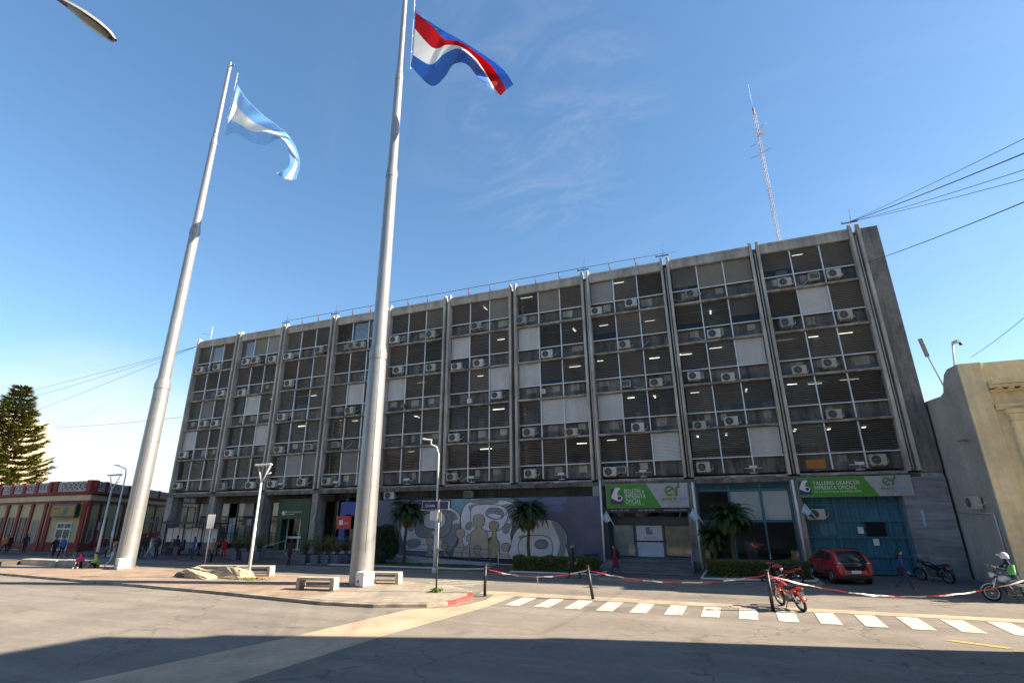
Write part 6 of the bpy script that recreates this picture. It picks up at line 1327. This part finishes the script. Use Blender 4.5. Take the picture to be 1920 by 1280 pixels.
    MB().obox((-1.79, 0, .38), .08, 1.3, .18, None, black_m).build('bumper', parent=t, bevel=.03)
    MB().obox((-1.838, 0, .585), .012, .42, .13, None, white_p).build('number_plate', parent=t)
    MB().obox((.0, 0, .24), 3.0, 1.3, .1, None, black_m).build('underbody', parent=t)
    return t
car((4.95, 31.9, 0), R(104), 'small red hatchback seen from behind, parked at the teal gate')

# ------------------------------------------------------------------ plants
fr_g = leaf_mat('palm_green', (.028, .06, .018)); fr_y = leaf_mat('palm_dry', (.15, .10, .03)); trunk_m = mat('palm_trunk', (.09, .07, .05), .95, .35, 6, .6)
def palm(x, y, z0, zc, ln, lab, nf=60, dry=10, tr=.11, fan=False, spread=1.0):
    t = thing('palm', lab, 'palm tree', (x, y, z0), 0, 'palms on the street front')
    m = MB(); m.tube([(x+.03*math.sin(i), y, z0+(zc-z0)*i/12) for i in range(13)], [tr*(1.35-.35*i/12)*(1+.06*(i % 2)) for i in range(13)], 10, trunk_m); m.build('trunk', parent=t)
    Q = []; Qd = []
    for f in range(nf+dry):
        d_ = f >= nf; az = f*2.39996+random.uniform(-.2, .2); el = random.uniform(-.15, 1.35) if not d_ else random.uniform(-.9, -.3)
        L_ = ln*random.uniform(.8, 1.1)*(1 if not d_ else .7); ca, sa = math.cos(az), math.sin(az); P_ = []; n = 15
        for i in range(n+1):
            u = i/n; e_ = el-1.75*u**1.5*spread; 
            if i == 0: p = Vector((x, y, zc))
            else: p = P_[-1]+Vector((ca*math.cos(e_), sa*math.cos(e_), math.sin(e_)))*L_/n
            P_.append(p)
        side = Vector((-sa, ca, 0))
        for i in range(2, n):
            for sub in (0, .5):
                p = P_[i].lerp(P_[i+1], sub); dv = (P_[i+1]-P_[i]).normalized(); ll = L_*.24*math.sin(math.pi*min(1, .22+.75*(i+sub)/n))
                for s in (-1, 1):
                    tip = p+(dv*.75+side*s*.85+Vector((0, 0, -.28+random.uniform(-.2, .25)))).normalized()*ll; wv = dv*.024
                    (Qd if d_ else Q).append([p-wv, p+wv, tip+wv*.3, tip-wv*.3])
        for i in range(n): 
            a, b = P_[i], P_[i+1]; ww = side*.02; (Qd if d_ else Q).append([a-ww, a+ww, b+ww*.6, b-ww*.6])
    m = MB(); m.quads(np.array(Q, float), fr_g); m.quads(np.array(Qd, float), fr_y); m.build('crown', parent=t, fix=False)
palm(-20.65, 32.1, .2, 3.45, 1.75, 'dark palm with yellowing skirt left of the mural street lamp', 85, 22, .08)
palm(-11.6, 32.0, .2, 3.25, 1.75, 'dark palm in front of the right half of the mural', 85, 22, .08)
palm(.2, 32.3, .2, 3.0, 1.55, 'bushy dark palm covering the left part of the teal glazing', 75, 8, .09)
palm(-.75, 32.6, .2, 1.9, 1.2, 'lower palm clump beside the downpipe at the teal glazing', 50, 4, .07)
def bush(x, y, z0, rx, ry, rz, n, size, lab, col, name='bush'):
    t = thing(name, lab, 'bush', (x, y, z0)); P_ = []
    lobes = [(random.gauss(0, .45), random.gauss(0, .45), random.uniform(.25, .85), random.uniform(.35, .6)) for _ in range(26)]
    for i in range(n):
        l = random.choice(lobes); d = Vector((random.gauss(0, 1), random.gauss(0, 1), random.gauss(0, 1))).normalized()*l[3]*random.uniform(.75, 1.02)
        q = Vector((l[0]*.75+d.x, l[1]*.75+d.y, l[2]*1.0+d.z*.75))
        P_.append((x+q.x*rx, y+q.y*ry, z0+max(.02, q.z)*rz))
    MB().quads(leaves(P_, size, .2, .55), leaf_mat(name+'_leaf_'+lab[:4], col)).build('foliage', parent=t, fix=False)
    m = MB()
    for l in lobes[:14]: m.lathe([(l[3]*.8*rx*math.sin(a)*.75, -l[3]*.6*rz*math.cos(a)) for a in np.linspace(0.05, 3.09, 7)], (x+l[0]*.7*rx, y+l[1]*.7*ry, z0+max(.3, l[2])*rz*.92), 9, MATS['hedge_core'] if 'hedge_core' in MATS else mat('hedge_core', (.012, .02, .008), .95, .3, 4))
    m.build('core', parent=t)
    m = MB()
    for _ in range(6): m.tube([(x, y, z0), (x+random.gauss(0, .3)*rx, y+random.gauss(0, .3)*ry, z0+rz*.5)], [.05, .02], 5, trunk_m)
    m.build('stem', parent=t)
bush(-21.9, 31.35, .2, 1.1, .9, 2.1, 18000, .11, 'big dense dark green bush beside the thicker flagpole', (.022, .05, .014))
def hedge(x0, x1, y0, y1, z0, z1, n, lab):
    t = thing('hedge', lab, 'hedge', ((x0+x1)/2, (y0+y1)/2, z0), 0, 'clipped hedges'); P_ = []
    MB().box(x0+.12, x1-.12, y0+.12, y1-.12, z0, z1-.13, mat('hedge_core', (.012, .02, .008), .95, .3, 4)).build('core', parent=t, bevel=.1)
    for _ in range(n):
        f = random.random(); xx, yy, zz = random.uniform(x0, x1), random.uniform(y0, y1), random.uniform(z0, z1); b = .035*math.sin(xx*3.1)+.03*math.sin(xx*7+1)
        if f < .5: yy = y0+abs(random.gauss(0, .05))+b*.6
        elif f < .85: zz = z1-abs(random.gauss(0, .05))+b
        elif f < .93: xx = x0+abs(random.gauss(0, .06))
        else: xx = x1-abs(random.gauss(0, .06))
        P_.append((xx, yy, zz))
    MB().quads(leaves(P_, .075, .5, .55), leaf_mat('hedge_leaf', (.10, .13, .028))).build('foliage', parent=t, fix=False)
hedge(-11.8, -6.9, 29.75, 30.7, .2, .95, 9000, 'long clipped hedge in front of the mural'); hedge(-1.2, 3.5, 30.15, 31.0, .2, .95, 9000, 'long clipped hedge in front of the teal glazing')
pl_m = mat('planter_blue_grey', (.10, .125, .165), .7, .2, 2)
pn_ = ['leftmost', 'second', 'third']
PL = [(442, 1049, 'grey planter with loose yellow green shrub under the left glazing'), (463, 1050, 'grey planter with shrub in the middle of the left glazing'), (484, 1050, 'grey planter with shrub nearest the green portal on its left'), (570, 1057, 'grey planter with a wide shrub right beside the green portal steps'), (592, 1058, 'grey planter between the two shrubs right of the portal'), (612, 1058, 'grey planter with bushy shrub below the dark windows'), (630, 1058, 'grey planter close to the blue shopfront'), (648, 1057, 'grey planter tucked against the thicker flagpole')]
for j, (px, py, lab) in enumerate(PL):
    p = at(px, py, .124); t = thing('planter', lab, 'planter', p, 0, 'grey planters along the shops')
    m = MB(); m.add([(p.x+a*w1, p.y+b*w1, z) for z, w1 in ((.124, .26), (.78, .34)) for a, b in ((-1, -1), (1, -1), (1, 1), (-1, 1))], [(0, 3, 2, 1), (0, 1, 5, 4), (1, 2, 6, 5), (2, 3, 7, 6), (3, 0, 4, 7)], pl_m); m.box(p.x-.3, p.x+.3, p.y-.3, p.y+.3, .70, .74, soil); m.build('pot', parent=t, bevel=.015)
    P_ = []; st_ = MB(); hh = random.uniform(1.0, 1.35)
    for s in range(22):
        a = random.uniform(0, 6.283); b = random.uniform(.1, .55); tip = Vector((p.x+math.cos(a)*b*1.2, p.y+math.sin(a)*b, .74+hh*random.uniform(.55, 1.0)))
        st_.tube([(p.x+math.cos(a)*.08, p.y+math.sin(a)*.08, .72), tip], [.012, .005], 4, trunk_m)
        for q in range(34):
            u = random.uniform(.3, 1.05); P_.append(Vector((p.x, p.y, .74)).lerp(tip, u)+Vector((random.gauss(0, .07), random.gauss(0, .07), random.gauss(0, .06))))
    o = MB().quads(leaves(P_, .12, .4, .3), leaf_mat('planter_leaf', (.10, .11, .025))).build('shrub', parent=t, fix=False); st_.build('stem', parent=o)
# conifer beyond the corner building
cn_leaf = leaf_mat('conifer_leaf', (.14, .145, .028)); cn_tr = mat('conifer_bark', (.09, .06, .04), .95, .3, 2)
tx, ty = -92.0, 40.0; base = onr(22, 960, math.hypot(tx, ty)); tip = onr(47, 722, math.hypot(tx, ty)); tx, ty = tip[0]-.4, tip[1]
t = thing('conifer', 'tall tiered conifer rising behind the oxblood corner building', 'tree', (tx, ty, 0)); Ht = tip[2]
MB().tube([(tx, ty, 0), (tx, ty, Ht*.6), (tx+.3, ty, Ht)], [.55, .3, .04], 9, cn_tr).build('trunk', parent=t)
P_ = []; bmb = MB(); z = 5.0
while z < Ht-.2:
    f = (Ht-z)/(Ht-4); rr = .5+6.6*f**.8; nb_ = 9 if f > .15 else 6; nb_ += 2; a0 = random.uniform(0, 6)
    for j in range(nb_):
        a = a0+6.283*j/nb_+random.uniform(-.25, .25); r_ = rr*random.uniform(.65, 1.12); pts = []
        for i in range(7):
            u = i/6; pts.append(Vector((tx+math.cos(a)*r_*u, ty+math.sin(a)*r_*u, z-.14*r_*math.sin(u*2.2)+.24*r_*u**2.4)))
        bmb.tube(pts, [.07*(1-.8*i/6)*(.4+f) for i in range(7)], 4, cn_tr)
        n = int(60+230*f); rad = Vector((math.cos(a), math.sin(a), 0)); lat = Vector((-rad.y, rad.x, 0))
        for q in range(n):
            u = random.uniform(.2, 1.02)**.8; i = min(5, int(u*6)); p = pts[i].lerp(pts[i+1], u*6-i); w_ = .15*r_*(1.1-u)+.05; sd_ = random.choice((-1, 1)); l0 = random.uniform(0, w_)*2
            p = p+lat*sd_*l0+Vector((0, 0, random.gauss(-.03, .05))); dv = (rad*random.uniform(.5, 1)+lat*sd_*random.uniform(.2, .9)+Vector((0, 0, random.uniform(-.1, .35)))).normalized()*random.uniform(.35, .75); ww = dv.cross(Vector((random.gauss(0, .5), random.gauss(0, .5), 1))).normalized()*.07
            P_.append((p-ww, p+ww, p+dv+ww*.4, p+dv-ww*.4))
    z += .52+.38*f
o = MB().quads(np.array([[tuple(q) for q in p] for p in P_], float), cn_leaf).build('crown', parent=t, fix=False); bmb.build('branch', parent=t)
# apartment tower beyond the tree
AT = thing('apartment_tower', 'pale yellow apartment tower with balconies glimpsed behind the conifer', 'building', (-150, 52, 0)); acr = mat('tower_cream', (.62, .50, .33), .85, .15, .2); aoc = mat('tower_ochre', (.55, .33, .10), .85, .15, .2)
pr = onr(-52, 842, 150); px_, py_ = pr[0], pr[1]; rt = Matrix.Rotation(R(-35), 3, 'Z')
def abox(m, cx, cy, cz, sx, sy, sz, mm): m.obox(Vector((px_, py_, 0))+rt @ Vector((cx, cy, 0))+Vector((0, 0, cz)), sx, sy, sz, rt, mm)
m = MB(); abox(m, -7, 6, 11, 13, 9, 22, acr); m.build('wall', parent=AT)
for k in range(7):
    z = 2.6+3.1*k; m = MB(); abox(m, -2.5, 1.0, z, 5.2, 3.4, .25, acr); abox(m, -2.5, -.62, z+.55, 5.2, .15, .95, acr); abox(m, .02, 1.0, z+.55, .15, 3.2, .95, aoc if k % 2 else acr); m.build('balcony', parent=AT)
    m = MB(); abox(m, -2.5, 1.45, z+1.35, 3.4, .12, 2.0, MATS['shade_window']); m.build('window', parent=AT)
    m = MB(); abox(m, -8, 1.45, z+1.35, 2.2, .12, 1.6, MATS['shade_window']); m.build('window', parent=AT)
m = MB(); abox(m, -5, 5, 23, 5, 4, 2.4, acr); m.build('roof_room', parent=AT)
